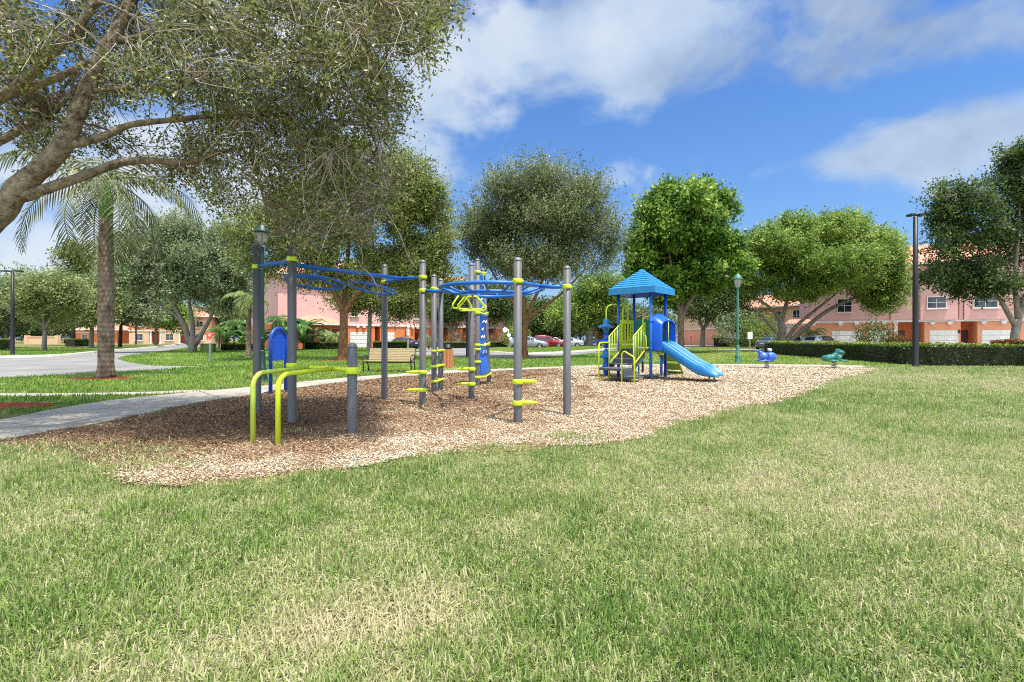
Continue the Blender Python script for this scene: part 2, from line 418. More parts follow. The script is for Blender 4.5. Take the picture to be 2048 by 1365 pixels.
for u, v in ck:
    a = [(u, v), (u + 1, v), (u + 1, v + 1), (u, v + 1)]
    wl.f.append(tuple(vs[(*p, 0)] for p in a)); wl.f.append(tuple(vs[(*p, .03)] for p in a[::-1])); wl.sm += [True, True]
    for (du, dv, e) in ((0, -1, (0, 1)), (1, 0, (1, 2)), (0, 1, (2, 3)), (-1, 0, (3, 0))):
        if (u + du, v + dv) not in S_:
            p, q = a[e[0]], a[e[1]]
            wl.f.append((vs[(*q, 0)], vs[(*p, 0)], vs[(*p, .03)], vs[(*q, .03)])); wl.sm.append(False)
panel = wl.build('climbing_panel', M['panelblue'], fit)
for i, (u, v) in enumerate(sorted(holes)):                 # pale moulded grips beside the holes
    z = zs[0] + .03 + (zs[3] - zs[0] - .05) * (v + .5) / nv; c = wallpt((u + .4) / nu, z + .03, .045); c2 = wallpt((u + 1.5) / nu, z + .075, .045)
    MB().tube([c + Vector((0, 0, -.03)), c, c2, c2 + Vector((0, 0, -.05))], .017, 6).build('grip', M['white'], panel)
for z in zs:
    a, b = at('h', z), leanpt(z); clamp(a, .08, .07); clamp(b, .08, .07)
    d = (b - a); n = Vector((d.y, -d.x, 0)).normalized()
    bar([a + n * .07, a.lerp(b, .3) + n * .12 + Vector((0, 0, -.02)), a.lerp(b, .7) + n * .12 + Vector((0, 0, .03)), b + n * .08 + Vector((0, 0, .05))], .022, 'lime', 'wall_bar')
for y in (699, 724): clamp(at('h', EYE + (HY - y) * 12.46 / F), .085, .06)
# hanging trapezoid handles under the ring
def handle(c, ang, wd=.5, tp=.16, h=.26):
    u = Vector((math.cos(ang), math.sin(ang), 0)); c = Vector(c)
    p = [c - u * tp / 2, c + u * tp / 2, c + u * wd / 2 * .92 + Vector((0, 0, -h * .72)), c + u * wd / 2 * .95 + Vector((0, 0, -h * .88)), c + u * wd / 2 * .8 + Vector((0, 0, -h)),
         c - u * wd / 2 * .8 + Vector((0, 0, -h)), c - u * wd / 2 * .95 + Vector((0, 0, -h * .88)), c - u * wd / 2 * .92 + Vector((0, 0, -h * .72))]
    hb = MB().tube(p, .017, 8, closed=True).build('handle', M['lime'], fit)
    MB().lathe([(.02, -.05), (.02, .14), (.01, .15)], c, 8).build('hanger_pin', M['steel'], hb)
a0 = 2.05
for hx, hy, hY, ha in ((924, 591, 9.0, .85), (941, 591, 8.85, .12), (945, 593.5, 8.6, .0)):
    e = Vector(W(hx, hy, hY)); handle(e, ha, .52); bar([e + Vector((0, 0, .14)), rc + (e - rc) * .9 + Vector((0, 0, .06))], .016, 'steel', 'handle_bracket', 8)
# dip bars between the short post and its neighbour
zc = .875
clamp(at('s', zc - .005), .086, .09); clamp(at('b', zc + .02), .082, .07)
j1, j2 = Vector((-2.51, 6.56, zc)), Vector((-2.97, 6.80, zc))
bar([toward(at('s', zc), j1, .07), j1, j2, toward(at('b', zc), j2, .07)], .03, 'lime', 'cross_bar', 12)
def dip(px, by, end, m):
    x, y = G(px, by); b = Vector((x, y, 0)); t = Vector((x, y, zc - .01)); d = (end - t); d.z = 0; d.normalize(); r = .17
    pts = [b + Vector((0, 0, -.1)), b + Vector((0, 0, zc - r - .01))]
    for k in range(1, 9):
        q = k * math.pi / 16; pts.append(b + d * (r - r * math.cos(q)) + Vector((0, 0, zc - .01 - r + r * math.sin(q))))
    pts.append(end); bar(pts, .03, m, 'dip_bar', 14)
dip(506, 887, j2, 'limepale'); dip(556, 893, j1, 'lime')

# ------------------------------------------------------------------ blue notice board (blank back towards us)
bx, by_ = G(541, 791); bx2, by2 = G(571.5, 785)
ang = math.atan2(by2 - by_, bx2 - bx); wd = math.hypot(bx2 - bx, by2 - by_)
nb = empty('notice_board', 'bright blue arched rule board on two legs, its blank back showing, at the path edge', 'notice board', (bx, by_, 0), ang)
hgt, rad = 1.53, wd / 2
pts = [(0, 0, -.1), (0, 0, hgt - rad)] + [(rad - rad * math.cos(q), 0, hgt - rad + rad * math.sin(q)) for q in np.linspace(0, math.pi, 17)[1:-1]] + [(wd, 0, hgt - rad), (wd, 0, -.1)]
MB().tube(pts, .042, 12).build('frame', M['navy'], nb)
out = [(.03, .78), (wd - .03, .78), (wd - .03, hgt - rad)] + [(rad + (rad - .03) * math.cos(q), hgt - rad + (rad - .03) * math.sin(q)) for q in np.linspace(0, math.pi, 13)[1:-1]] + [(.03, hgt - rad)]
pn = MB().prism(out, -.012, .012, Matrix.Rotation(R(90), 4, 'X')).build('panel', M['deepblue'], nb)
for x, z in ((.1, .86), (wd - .1, .86), (.1, 1.24), (wd - .1, 1.24), (wd / 2, 1.44)):
    MB().lathe([(.013, 0), (.013, .006), (.007, .01)], (x, -.012, z), 8, Matrix.Rotation(R(90), 4, 'X')).build('screw', M['steel'], pn)

# ------------------------------------------------------------------ slide tower
TX, TY = 4.245, 15.18
tw = empty('play_tower', 'blue and lime slide tower under a light blue pyramid roof', 'play structure', (TX, TY, 0), math.atan2(-.657, .754))
h = .554
def tb(pts, r, m, name='rail', seg=10, parent=None): return MB().tube(pts, r, seg).build(name, M[m], parent or tw)
for x, y in ((-h, -h), (h, -h), (h, h), (-h, h)):
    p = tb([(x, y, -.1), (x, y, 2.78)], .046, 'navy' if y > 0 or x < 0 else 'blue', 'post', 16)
    for z in (.98, 1.83): MB().lathe([(.05, -.03), (.058, -.025), (.058, .025), (.05, .03)], (x, y, z), 14).build('collar', M['deepblue'], p)
# roof: stepped shingle courses over a deep fascia
re_, ze, za = .79, 2.70, 3.54
rf = MB()
def sq(r, z): return [(-r, -r, z), (r, -r, z), (r, r, z), (-r, r, z)]
prof = [(re_ - .03, ze - .0), (re_, ze), (re_ * .985, ze + .175)]
nst = 9
for i in range(nst):
    r0 = (re_ * .97) * (1 - i / nst); z0 = ze + .175 + (za - ze - .175) * i / nst; r1 = (re_ * .97) * (1 - (i + 1) / nst) + .012; z1 = ze + .175 + (za - ze - .175) * (i + 1) / nst
    prof += [(r0 + .012, z0 + .03), (max(r1, .03), z1)]
prof.append((.012, za + .02))
base = len(rf.v)
for r, z in prof: rf.v += sq(r, z)
for i in range(len(prof) - 1):
    for k_ in range(4):
        a = base + i * 4 + k_; b = base + i * 4 + (k_ + 1) % 4
        rf.f.append((a, b, b + 4, a + 4)); rf.sm.append(False)
n_ = base + 4 * (len(prof) - 1); rf.f.append((n_, n_ + 1, n_ + 2, n_ + 3)); rf.sm.append(False)
# vertical shingle joints as thin ribs
for i in range(nst - 1):
    r0 = (re_ * .97) * (1 - i / nst); r1 = (re_ * .97) * (1 - (i + 1) / nst); z0 = ze + .2 + (za - ze - .175) * i / nst; z1 = ze + .175 + (za - ze - .175) * (i + 1) / nst
    for s4 in range(4):
        Mz = Matrix.Rotation(s4 * math.pi / 2, 4, 'Z'); x = -r0 + .06 + (.05 if i % 2 else 0)
        while x < r0 - .05:
            xx = x if abs(x) < r1 else math.copysign(r1, x)
            rf.tube([Mz @ Vector((x, -r0 + .004, z0)), Mz @ Vector((xx, -r1 - .002, z1 - .005))], .007, 4); x += .105
roof = rf.build('roof', M['roofblue'], tw)
un = MB(); o0 = len(un.v); un.v += sq(re_ - .05, ze + .02); un.v.append((0, 0, za - .08))
for k_ in range(4): un.f.append((o0 + (k_ + 1) % 4, o0 + k_, o0 + 4)); un.sm.append(False)
un.build('underside', M['navy'], roof)
MB().box((0, 0, .93), (2 * h - .02, 2 * h - .02, .06)).build('deck', M['deck'], tw, .008)
# stairs, landing, low step
x0, x1 = -.40, .34
for i in range(3):
    yb = -h - .05 - i * .28; z = .95 - .14 * (i + 1) + .0
    st = MB().box(((x0 + x1) / 2, yb - .14, z - .015), (x1 - x0, .30, .03)).box(((x0 + x1) / 2, yb - .005, z + .06), (x1 - x0, .012, .13))
    st.build('stair_tread', M['deck'], tw)
for x in (x0 - .012, x1 + .012):
    poly = [(-h, .95), (-h, .72), (-1.40, .28), (-1.40, .50)]
    MB().prism(poly, -.012, .012, Matrix.Translation((x, 0, 0)) @ Matrix(((0, 0, 1, 0), (1, 0, 0, 0), (0, 1, 0, 0), (0, 0, 0, 1)))).build('stringer', M['deck'], tw)
MB().box(((x0 + x1) / 2, -1.72, .385), (x1 - x0 + .03, .62, .07)).build('landing', M['deck'], tw, .01)
MB().box((x1 + .21, -1.74, .17), (.40, .58, .06)).box((x1 + .03, -1.74, .28), (.03, .57, .2)).build('low_step', M['deck'], tw, .008)
def balusters(x):
    y0, y1 = -h - .06, -1.36; top0, top1 = 1.78, 1.36; b0, b1 = .93, .50
    rb = tb([(x, y0, b0), (x, y0, top0), (x, y1, top1), (x, y1, .02)], .022, 'lime', 'stair_rail')
    tb([(x, y0, b0), (x, y1, b1)], .02, 'lime', 'lower_rail', 8, rb)
    for k_ in range(1, 7):
        t = k_ / 7; y = y0 + (y1 - y0) * t
        tb([(x, y, b0 + (b1 - b0) * t), (x, y, top0 + (top1 - top0) * t)], .012, 'limepale', 'baluster', 6, rb)
balusters(x0 - .04); balusters(x1 + .04)
def hoop(p, q, zt, zt2=None, r=.021, m='lime', name='hand_rail', zb=0, zb2=0):
    p, q = Vector(p), Vector(q); zt2 = zt2 or zt; pts = [(p.x, p.y, zb), (p.x, p.y, zt - .08), tuple(p.lerp(q, .12).to_2d()) + (zt - .01,), tuple(p.lerp(q, .25).to_2d()) + (zt,), tuple(p.lerp(q, .8).to_2d()) + (zt2,), tuple(p.lerp(q, .95).to_2d()) + (zt2 - .03,), (q.x, q.y, zt2 - .11), (q.x, q.y, zb2)]
    return tb(pts, r, m, name)
tb([(x0 - .02, -2.02, 0), (x0 - .02, -2.02, 1.08), (x0 - .02, -1.98, 1.15), (x0 - .02, -1.90, 1.17), (x0 - .04, -1.36, 1.17)], .022, 'lime', 'hand_rail')
hoop((x1, -2.03, 0), (x1 + .40, -2.04, 0), .92, .80)
tb([(x0 - .02, -1.42, 0), (x0 - .02, -1.42, .4)], .022, 'lime', 'landing_leg')
# entry grab rails beside the front post
tb([(h - .10, -h - .03, .95), (h - .10, -h - .1, 1.0), (h - .12, -h - .1, 1.35), (h - .22, -h - .08, 1.5), (h - .24, -h - .05, 1.9), (h - .16, -h - .03, 1.98), (h - .06, -h, 1.96)], .018, 'limepale', 'grab_rail')
# slotted barrier and loop on the left side, green play panel at the back
bp_ = MB(); nsl = 5
for i in range(nsl + 1): bp_.box((-h, -h + .06 + (2 * h - .12) * i / nsl, 1.45), (.022, .07, .86))
for z, hh in ((1.02, .12), (1.84, .12), (1.2, .06)): bp_.box((-h, 0, z), (.026, 2 * h - .1, hh))
bp_.build('barrier', M['lime'], tw)
tb([(-h - .03, -.2, 1.0), (-h - .03, -.2, 2.2), (-h - .03, -.14, 2.36), (-h - .03, -.02, 2.42), (-h - .03, .10, 2.36), (-h - .03, .16, 2.2), (-h - .03, .16, 1.0)], .022, 'limepale', 'loop_rail')
MB().box((0, h, 1.47), (2 * h - .12, .025, .92)).build('back_panel', mat('green_panel', lin(44, 148, 112), lin(36, 130, 98), rough=.4), tw, .02)
# spinning discs on a bent pole
px_, py_ = -1.06, -.46
pole = tb([(px_, py_, -.1), (px_, py_, 2.2), (px_ + .03, py_ + .02, 2.34), (px_ + .12, py_ + .07, 2.41), (px_ + .3, py_ + .18, 2.42), (-h - .03, -.02, 2.42)], .024, 'limepale', 'disc_pole')
for z, big, m in ((1.72, 1, 'sky'), (1.23, 1, 'deepblue'), (.72, .85, 'sky'), (.33, .9, 'deepblue')):
    MB().lathe([(.06, -.26), (.085, -.2), (.10, -.1), (.20 * big, -.075), (.27 * big, -.05), (.28 * big, -.025), (.25 * big, .0), (.13, .03), (.10, .08), (.085, .17), (.05, .22)], (px_, py_, z), 24).build('disc', M[m], pole)
# tunnel hood over the slide
def arch(r, zb, zc_, n=12):
    return [(-r, zb)] + [(-r * math.cos(q), zc_ + r * .46 * math.sin(q)) for q in np.linspace(0, math.pi, n)] + [(r, zb)]
outer, inner = arch(.55, .93, 1.84), arch(.505, .93, 1.82)
hd = MB(); xs = (h + .03, h + .31); nA = len(outer)
for X in xs:
    for lst in (outer, inner): hd.v += [(X + (.04 if X == xs[1] else 0), y, z - (.22 * (z - .93) / 1.2 if X == xs[1] else 0)) for y, z in lst]
for i in range(nA - 1):
    o1, i1, o2, i2 = i, nA + i, 2 * nA + i, 3 * nA + i
    hd.f += [(o1, o1 + 1, o2 + 1, o2), (i1 + 1, i1, i2, i2 + 1), (o2, o2 + 1, i2 + 1, i2), (o1 + 1, o1, i1, i1 + 1)]; hd.sm += [True] * 4
hd.build('tunnel_hood', M['deepblue'], tw, .006)
tb([(h + .33, 0, .98), (h + .33, 0, 1.90)], .014, 'limepale', 'hood_bar', 8)
# double slide
ss = [(.50, .965), (.75, .955), (.92, .90), (1.15, .76), (1.45, .565), (1.70, .405), (1.90, .295), (2.05, .245), (2.25, .225), (2.40, .215)]
ss = smoothpoly(ss, 3)
sec = [(-.47, .0), (-.47, .25), (-.44, .275), (-.40, .25), (-.36, .03), (-.2, .0), (-.06, .03), (-.035, .22), (0, .25), (.035, .22), (.06, .03), (.2, .0), (.36, .03), (.40, .25), (.44, .275), (.47, .25), (.47, .0), (.44, -.035), (-.44, -.035)]
sl_ = MB(); nS = len(sec)
for j, (x, z) in enumerate(ss):
    t = j / (len(ss) - 1); k_ = 1 if t < .8 else max(.12, 1 - (t - .8) / .2 * .95); sw = 1 if t < .85 else 1 - .15 * ((t - .85) / .15) ** 2
    sl_.v += [(x, y * sw, z + zz_ * (k_ if zz_ > 0 else 1)) for y, zz_ in sec]
for j in range(len(ss) - 1):
    for k_ in range(nS):
        l = (k_ + 1) % nS; a, b = j * nS, (j + 1) * nS; sl_.f.append((a + k_, b + k_, b + l, a + l)); sl_.sm.append(True)
sl_.f += [tuple(range(nS)), tuple((len(ss) - 1) * nS + k_ for k_ in range(nS - 1, -1, -1))]; sl_.sm += [False, False]
so_ = sl_.build('slide', M['sky'], tw)
MB().tube([(2.2, -.22, 0), (2.2, -.22, .2)], .025, 8).tube([(2.2, .22, 0), (2.2, .22, .2)], .025, 8).build('foot', M['steel'], so_)
# curved climber on the far side
cl = smoothpoly([(h + .02, .97), (.95, .93), (1.4, .72), (1.8, .42), (2.1, .12), (2.3, -.05)], 4)
cm_ = MB()
for x in (-.02, .52): cm_.tube([(x, y, z) for y, z in cl], .03, 8)
for y, z in cl[::2]: cm_.tube([(-.02, y, z), (.52, y, z)], .022, 8)
for j in range(len(cl) - 1):
    (ya, za_), (yb, zb_) = cl[j], cl[j + 1]
    if j % 4 < 3: cm_.add([(.0, ya, za_ + .01), (.5, ya, za_ + .01), (.5, yb, zb_ + .01), (.0, yb, zb_ + .01), (.0, ya, za_ - .01), (.5, ya, za_ - .01), (.5, yb, zb_ - .01), (.0, yb, zb_ - .01)], [(0, 1, 2, 3), (7, 6, 5, 4), (0, 3, 7, 4), (1, 5, 6, 2), (0, 4, 5, 1), (3, 2, 6, 7)], False)
cm_.build('curved_climber', mat('olive_lime_plastic', lin(140, 168, 62), lin(120, 150, 50), rough=.45), tw)
tb([(.03, 1.45, -.1), (.03, 1.45, .66)], .045, 'blue', 'climber_post', 12)
tb([(-.84, 1.81, -.1), (-.84, 1.81, .5), (-.8, 1.6, .8), (-.7, 1.1, .95), (-h, h, .97)], .04, 'black', 'arched_leg', 12)
MB().box((-.70, 1.2, .5), (.34, .34, .06), .3).tube([(-.7, 1.2, 0), (-.7, 1.2, .5)], .03, 8).build('pod_step', M['sky'], tw, .02)
# ------------------------------------------------------------------ spring riders
def organic(name, m, parent, shapes, vox=.022, sm=6):
    mb = MB()
    for c, r, *rot in shapes:
        Mx = (Matrix.Rotation(R(rot[0]), 4, 'Y') @ Matrix.Rotation(R(rot[1]), 4, 'Z')) if rot else None
        mb.ell(c, r, Mx)
    o = mb.build(name, m, parent)
    md = o.modifiers.new('blend', 'REMESH'); md.mode = 'VOXEL'; md.voxel_size = vox; md.use_smooth_shade = True
    s_ = o.modifiers.new('soft', 'SMOOTH'); s_.iterations = sm; s_.factor = .5
    return o
def spring_part(t, z1=.32):
    pts = [(.085 * math.cos(q), .085 * math.sin(q), .03 + (z1 - .03) * q / (2 * math.pi * 4)) for q in np.linspace(0, 2 * math.pi * 4, 80)]
    MB().tube(pts, .014, 8).build('spring', M['steel'], t)
    MB().lathe([(.16, 0), (.16, .02), (.1, .035)], (0, 0, .0), 16).build('base_plate', M['steel'], t)
x, y = G(1668, 738.5)
fr = empty('frog_spring_rider', 'teal green frog rider on a black coil spring by the hedge', 'spring rider', (x, y, 0), R(-14))
M['teal'] = mat('teal_plastic', lin(50, 122, 108), lin(40, 106, 94), scale=4, rough=.35)
organic('body', M['teal'], fr, [((-.18, 0, .47), (.27, .2, .15), -12, 0), ((.08, 0, .53), (.22, .19, .18), -20, 0), ((.2, 0, .72), (.17, .19, .10), 0, 0), ((.27, 0, .70), (.13, .17, .06)), ((.22, 0, .60), (.13, .15, .09)),
    ((.15, .1, .81), (.055, .05, .055)), ((.15, -.1, .81), (.055, .05, .055)), ((-.26, .19, .45), (.17, .085, .13), -20, 0), ((-.26, -.19, .45), (.17, .085, .13), -20, 0),
    ((-.12, .22, .345), (.22, .06, .04)), ((-.12, -.22, .345), (.22, .06, .04)), ((.14, .18, .45), (.07, .06, .14), 25, 0), ((.14, -.18, .45), (.07, .06, .14), 25, 0),
    ((.3, .17, .36), (.15, .09, .04), 10, 0), ((.3, -.17, .36), (.15, .09, .04), 10, 0), ((-.02, 0, .38), (.3, .16, .07))])
mth = MB().tube([(.20 + .165 * math.cos(q), .20 * math.sin(q), .655) for q in np.linspace(-1.5, 1.5, 15)], .012, 6); mth.build('mouth', M['dkgreen'], fr)
for s_ in (1, -1):
    MB().ell((.195, s_ * .115, .82), (.02, .022, .022)).build('eye', M['black'], fr)
    MB().tube([(.06, s_ * .16, .62), (.05, s_ * .30, .66)], .015, 8).build('handle', M['black'], fr)
spring_part(fr)
x, y = G(1533, 738.5)
wh = empty('whale_spring_rider', 'round blue whale rider with raised tail on a coil spring', 'spring rider', (x, y, 0), R(-8))
M['whale'] = mat('cobalt_plastic', lin(70, 112, 204), lin(58, 98, 190), scale=4, rough=.3)
organic('body', M['whale'], wh, [((.13, 0, .52), (.27, .24, .22)), ((-.1, 0, .52), (.24, .2, .18)), ((-.22, 0, .66), (.14, .1, .10), 35, 0), ((-.36, 0, .75), (.12, .08, .05), 20, 0), ((-.42, .12, .78), (.11, .12, .035), 15, 30), ((-.42, -.12, .78), (.11, .12, .035), 15, -30),
    ((-.16, .24, .36), (.26, .09, .03)), ((-.16, -.24, .36), (.26, .09, .03)), ((.1, 0, .36), (.22, .2, .06))])
for s_ in (1, -1):
    e = MB().ell((.06 + .06, s_ * .075, .81), (.07, .065, .065)).build('eye', M['white'], wh)
    MB().ell((.17, s_ * .08, .825), (.025, .03, .03)).build('pupil', M['black'], e)
    MB().tube([(.0, s_ * .14, .66), (-.02, s_ * .2, .80), (.0, s_ * .09, .84)], .014, 8).build('handle', M['black'], wh)
MB().tube([(-.04, -.225, .40), (.0, -.235, .58), (.03, -.18, .72)], .014, 6).build('groove_line', M['navy'], wh)
spring_part(wh)

# ------------------------------------------------------------------ lamps, poles
M['lampglass'], ng = new_mat('clear_lamp_glass')
og = N(ng, 'ShaderNodeOutputMaterial'); xg = N(ng, 'ShaderNodeMixShader'); xg.inputs[0].default_value = .42; tg = N(ng, 'ShaderNodeBsdfTransparent'); bg2 = N(ng, 'ShaderNodeBsdfPrincipled'); bg2.inputs['Base Color'].default_value = lin(206, 212, 208); bg2.inputs['Roughness'].default_value = .2
ng.links.new(tg.outputs[0], xg.inputs[1]); ng.links.new(bg2.outputs[0], xg.inputs[2]); ng.links.new(xg.outputs[0], og.inputs[0])
def lantern(px, by, ty, m, label):
    x, y = G(px, by); H = EYE + (HY - ty) * y / F
    t = empty('lantern_post', label, 'street lamp', (x, y, 0), 0, 'green lantern posts')
    MB().lathe([(.17, -.05), (.17, .05), (.15, .08), (.125, .35), (.13, .40), (.10, .43), (.085, .9), (.075, .95)], (0, 0, 0), 16).build('base', M[m], t)
    MB().lathe([(.072, .93), (.068, 1.3), (.055, H - .75), (.05, H - .72)], (0, 0, 0), 16).lathe([(.08, 1.26), (.08, 1.32)], (0, 0, 0), 16).build('pole', M[m], t)
    g = MB().lathe([(.07, H - .72), (.10, H - .70), (.15, H - .52), (.185, H - .36), (.20, H - .30)], (0, 0, 0), 20).build('globe', M['lampglass'], t)
    MB().lathe([(.205, H - .31), (.225, H - .29), (.225, H - .25), (.20, H - .22), (.17, H - .12), (.10, H - .05), (.03, H - .02), (.025, H + .03), (.006, H + .05)], (0, 0, 0), 20).build('hood', M[m], t)
    ribs = MB()
    for k_ in range(6):
        q = k_ * math.pi / 3; c, s_ = math.cos(q), math.sin(q)
        ribs.tube([(.075 * c, .075 * s_, H - .72), (.105 * c, .105 * s_, H - .69), (.205 * c, .205 * s_, H - .3)], .008, 5)
    ribs.build('cage', M[m], t)
    return t
lantern(1475.5, 727.5, 548, 'green', 'slim green lantern post with globe lamp on the lawn behind the spring riders')
lantern(524, 764, 447, 'dkgreen', 'dark green lantern post rising behind the overhead bars and blue notice board')
M['pole'] = mat('black_bronze_paint', lin(34, 30, 31), lin(22, 20, 22), scale=3, rough=.5)
def light_pole(px, by, ty, wd, label, arms=.5):
    x, y = G(px, by); H = EYE + (HY - ty) * y / F
    t = empty('light_pole', label, 'light pole', (x, y, 0), 0, 'tall dark light poles')
    MB().lathe([(wd * .62, -.05), (wd * .62, .04), (wd * .5, .1), (wd * .46, H * .5), (wd * .36, H - .12)], (0, 0, 0), 12).build('shaft', M['pole'], t)
    hd = MB()
    for s_ in (-1, 1):
        hd.box((s_ * arms * .55, 0, H - .06), (arms * .62, .3, .09)).box((s_ * arms * .12, 0, H - .05), (arms * .36, .06, .05))
    hd.build('lamp_head', M['pole'], t, .01)
    return t
light_pole(1831, 735, 428, .23, 'tall black light pole standing at the hedge corner by the pink townhouse', .36)
light_pole(25, 711, 541, .26, 'dark light pole with flat twin heads among left roadside trees', .85)
light_pole(272, 689.5, 615, .3, 'thin dark light pole across the road right of the palm trunk', .7)
light_pole(934.5, 716.5, 610, .2, 'black light pole behind the middle grey posts by the road', .4)
light_pole(1161, 692, 552, .3, 'dark light pole beside the parked silver car', .5)

# ------------------------------------------------------------------ bench and bin
x, y = G(779, 745)
bn = empty('park_bench', 'slatted wooden park bench with black iron ends beside the path', 'bench', (x, y, 0), R(-6))
L_ = .93
for k_ in range(7):
    t = k_ / 6; MB().box((0, .18 + t * .12, .50 + t * .38), (2 * L_ - .06, .022, .058), M=Matrix.Rotation(R(-17), 4, 'X')).build('back_slat', M['wood'], bn, .006)
for k_ in range(5): MB().box((0, -.28 + k_ * .1, .43 + (.012 if k_ in (0,) else 0)), (2 * L_ - .06, .085, .03)).build('seat_slat', M['wood'], bn, .006)
for s_ in (-1, 1):
    X = s_ * (L_ - .0)
    e = MB().tube([(X, -.30, 0), (X, -.24, .2), (X, -.28, .40), (X, .14, .40), (X, .17, .48), (X, .32, .92)], [.024, .024, .026, .024, .024, .02], 8)
    e.tube([(X, .26, 0), (X, .2, .2), (X, .14, .40)], .024, 8)
    e.tube([(X, -.28, .40), (X, -.33, .52), (X, -.27, .62), (X, -.1, .66), (X, .05, .63), (X, .20, .58)], .017, 8)
    e.tube([(X, -.2, .42), (X, -.15, .52), (X, -.02, .55), (X, .02, .46)], .012, 6)
    e.build('end_frame', M['black'], bn)
MB().tube([(-L_, -.05, .38), (L_, -.05, .38)], .018, 8).build('stretcher', M['black'], bn)
x, y = G(896, 738)
tb_ = empty('litter_bin', 'square litter bin of orange brown slats with a black top beside the bench', 'litter bin', (x, y, 0), R(12))
lin_ = MB().box((0, 0, .43), (.36, .36, .78)).build('liner', M['black'], tb_)
for s4 in range(4):
    Mz = Matrix.Rotation(s4 * math.pi / 2, 4, 'Z')
    for k_ in (-1, 0, 1):
        MB().box(Mz @ Vector((k_ * .135, -.197, .43)), (.118, .022, .82), s4 * math.pi / 2).build('slat', M['binwood'], tb_, .004)
MB().lathe([(.16, .84), (.16, .92), (.135, .93), (.135, 1.03), (.10, 1.05)], (0, 0, 0), 16).build('top', M['black'], tb_)

# ------------------------------------------------------------------ signs, small street things
def text(body, size, loc, rot, m, parent, name='lettering'):
    c = bpy.data.curves.new(name, 'FONT'); c.body = body; c.size = size; c.align_x = 'CENTER'; c.align_y = 'CENTER'; c.extrude = .002
    o = bpy.data.objects.new(name, c); COL.objects.link(o); c.materials.append(m); o.location = loc
    bpy.context.view_layer.update(); me = bpy.data.meshes.new_from_object(o.evaluated_get(bpy.context.evaluated_depsgraph_get())); bpy.data.objects.remove(o)
    o = bpy.data.objects.new(name, me); COL.objects.link(o); o.parent = parent; o.location = loc; o.rotation_euler = rot; return o
M['signred'] = mat('faded_red_sign_paint', lin(214, 92, 66), lin(204, 80, 58), rough=.5)
M['stopred'] = mat('stop_sign_red', lin(190, 44, 44), lin(178, 36, 38), rough=.5)
x, y = G(419.5, 727.5)
ys = empty('yield_sign', 'red and white triangular yield sign on a short pale post', 'road sign', (x, y, 0), R(8))
MB().box((0, .035, .5), (.09, .05, 1.1)).build('post', M['steel'], ys)
tri = [(-.24, 1.62), (.24, 1.62), (0, 1.18)]
pl = MB().prism(tri, 0, .012, Matrix.Rotation(R(90), 4, 'X')).build('plate', M['signred'], ys)
MB().prism([(-.12, 1.56), (.12, 1.56), (0, 1.34)], .012, .016, Matrix.Rotation(R(90), 4, 'X')).build('inner_triangle', mat('sign_pink_white', lin(236, 200, 186), rough=.5), pl)
text('YIELD', .07, (0, -.019, 1.52), (R(90), 0, 0), M['stopred'], pl)
for o in ys.children: o.scale = (1, 1, 1)
def board_sign(px, by, ty, hw, hh, mplate, label, name, postm='wood', stop=False):
    x, y = G(px, by); H = EYE + (HY - ty) * y / F
    t = empty(name, label, 'road sign', (x, y, 0))
    MB().box((0, .02, H / 2 - .02), (.07, .04, H)).build('post', M[postm], t)
    if stop:
        a = [(hw * 1.08 * math.cos(R(22.5 + 45 * k_)), H - hh + hh * 1.08 * math.sin(R(22.5 + 45 * k_))) for k_ in range(8)]
        p = MB().prism(a, 0, .01, Matrix.Rotation(R(90), 4, 'X')).build('plate', M['white'], t)
        a = [(hw * .98 * math.cos(R(22.5 + 45 * k_)), H - hh + hh * .98 * math.sin(R(22.5 + 45 * k_))) for k_ in range(8)]
        MB().prism(a, .01, .014, Matrix.Rotation(R(90), 4, 'X')).build('red_face', M['stopred'], p)
        text('STOP', hw * .72, (0, -.017, H - hh), (R(90), 0, 0), M['white'], p)
    else: MB().box((0, -.012, H - hh), (2 * hw, .015, 2 * hh)).build('plate', M[mplate], t, .003)
    return t
board_sign(1500, 708, 664.5, .21, .30, 'white', 'blank white sign plate on a brown post left of the hedge end', 'sign_post')
board_sign(1382, 692, 671, .36, .36, 'white', 'red stop sign across the road behind the slide', 'stop_sign', 'steel', True)
x, y = G(816, 701)
t = empty('marker_post', 'pale square post at the hedge end behind the bench', 'post', (x, y, 0)); MB().box((0, 0, .8), (.16, .16, 1.6)).build('shaft', M['concrete'], t, .01)
MB().lathe([(.11, 1.6), (.11, 1.64), (.02, 1.74)], (0, 0, 0), 4).build('cap', M['white'], t)
x, y = G(1018, 697)
t = empty('round_sign', 'post with white round discs beside the roadside shrub', 'road sign', (x, y, 0))
MB().tube([(0, 0, 0), (-.1, .02, 2.5)], .04, 8).build('post', M['steel'], t)
for dx_, dz_, r_ in ((-.5, 2.35, .34), (.0, 1.7, .27), (.2, 1.25, .22)):
    MB().lathe([(r_, 0), (r_, .03), (r_ * .8, .05)], (dx_, -.05, dz_), 20, Matrix.Rotation(R(80), 4, 'X')).build('disc', M['white'], t)
x, y = G(417, 705.5)
t = empty('utility_box', 'olive green utility cabinet on the lawn beside the yield sign', 'utility box', (x, y, 0), R(6))
M['boxgreen'] = mat('olive_paint', lin(112, 128, 62), lin(92, 110, 50), scale=3, rough=.6)
MB().box((0, 0, .38), (1.05, .7, .76)).build('cabinet', M['boxgreen'], t, .02); MB().box((0, 0, .79), (1.12, .76, .06)).build('lid', M['boxgreen'], t, .015)
MB().box((.28, -.36, .45), (.04, .03, .12)).build('handle', M['black'], t)

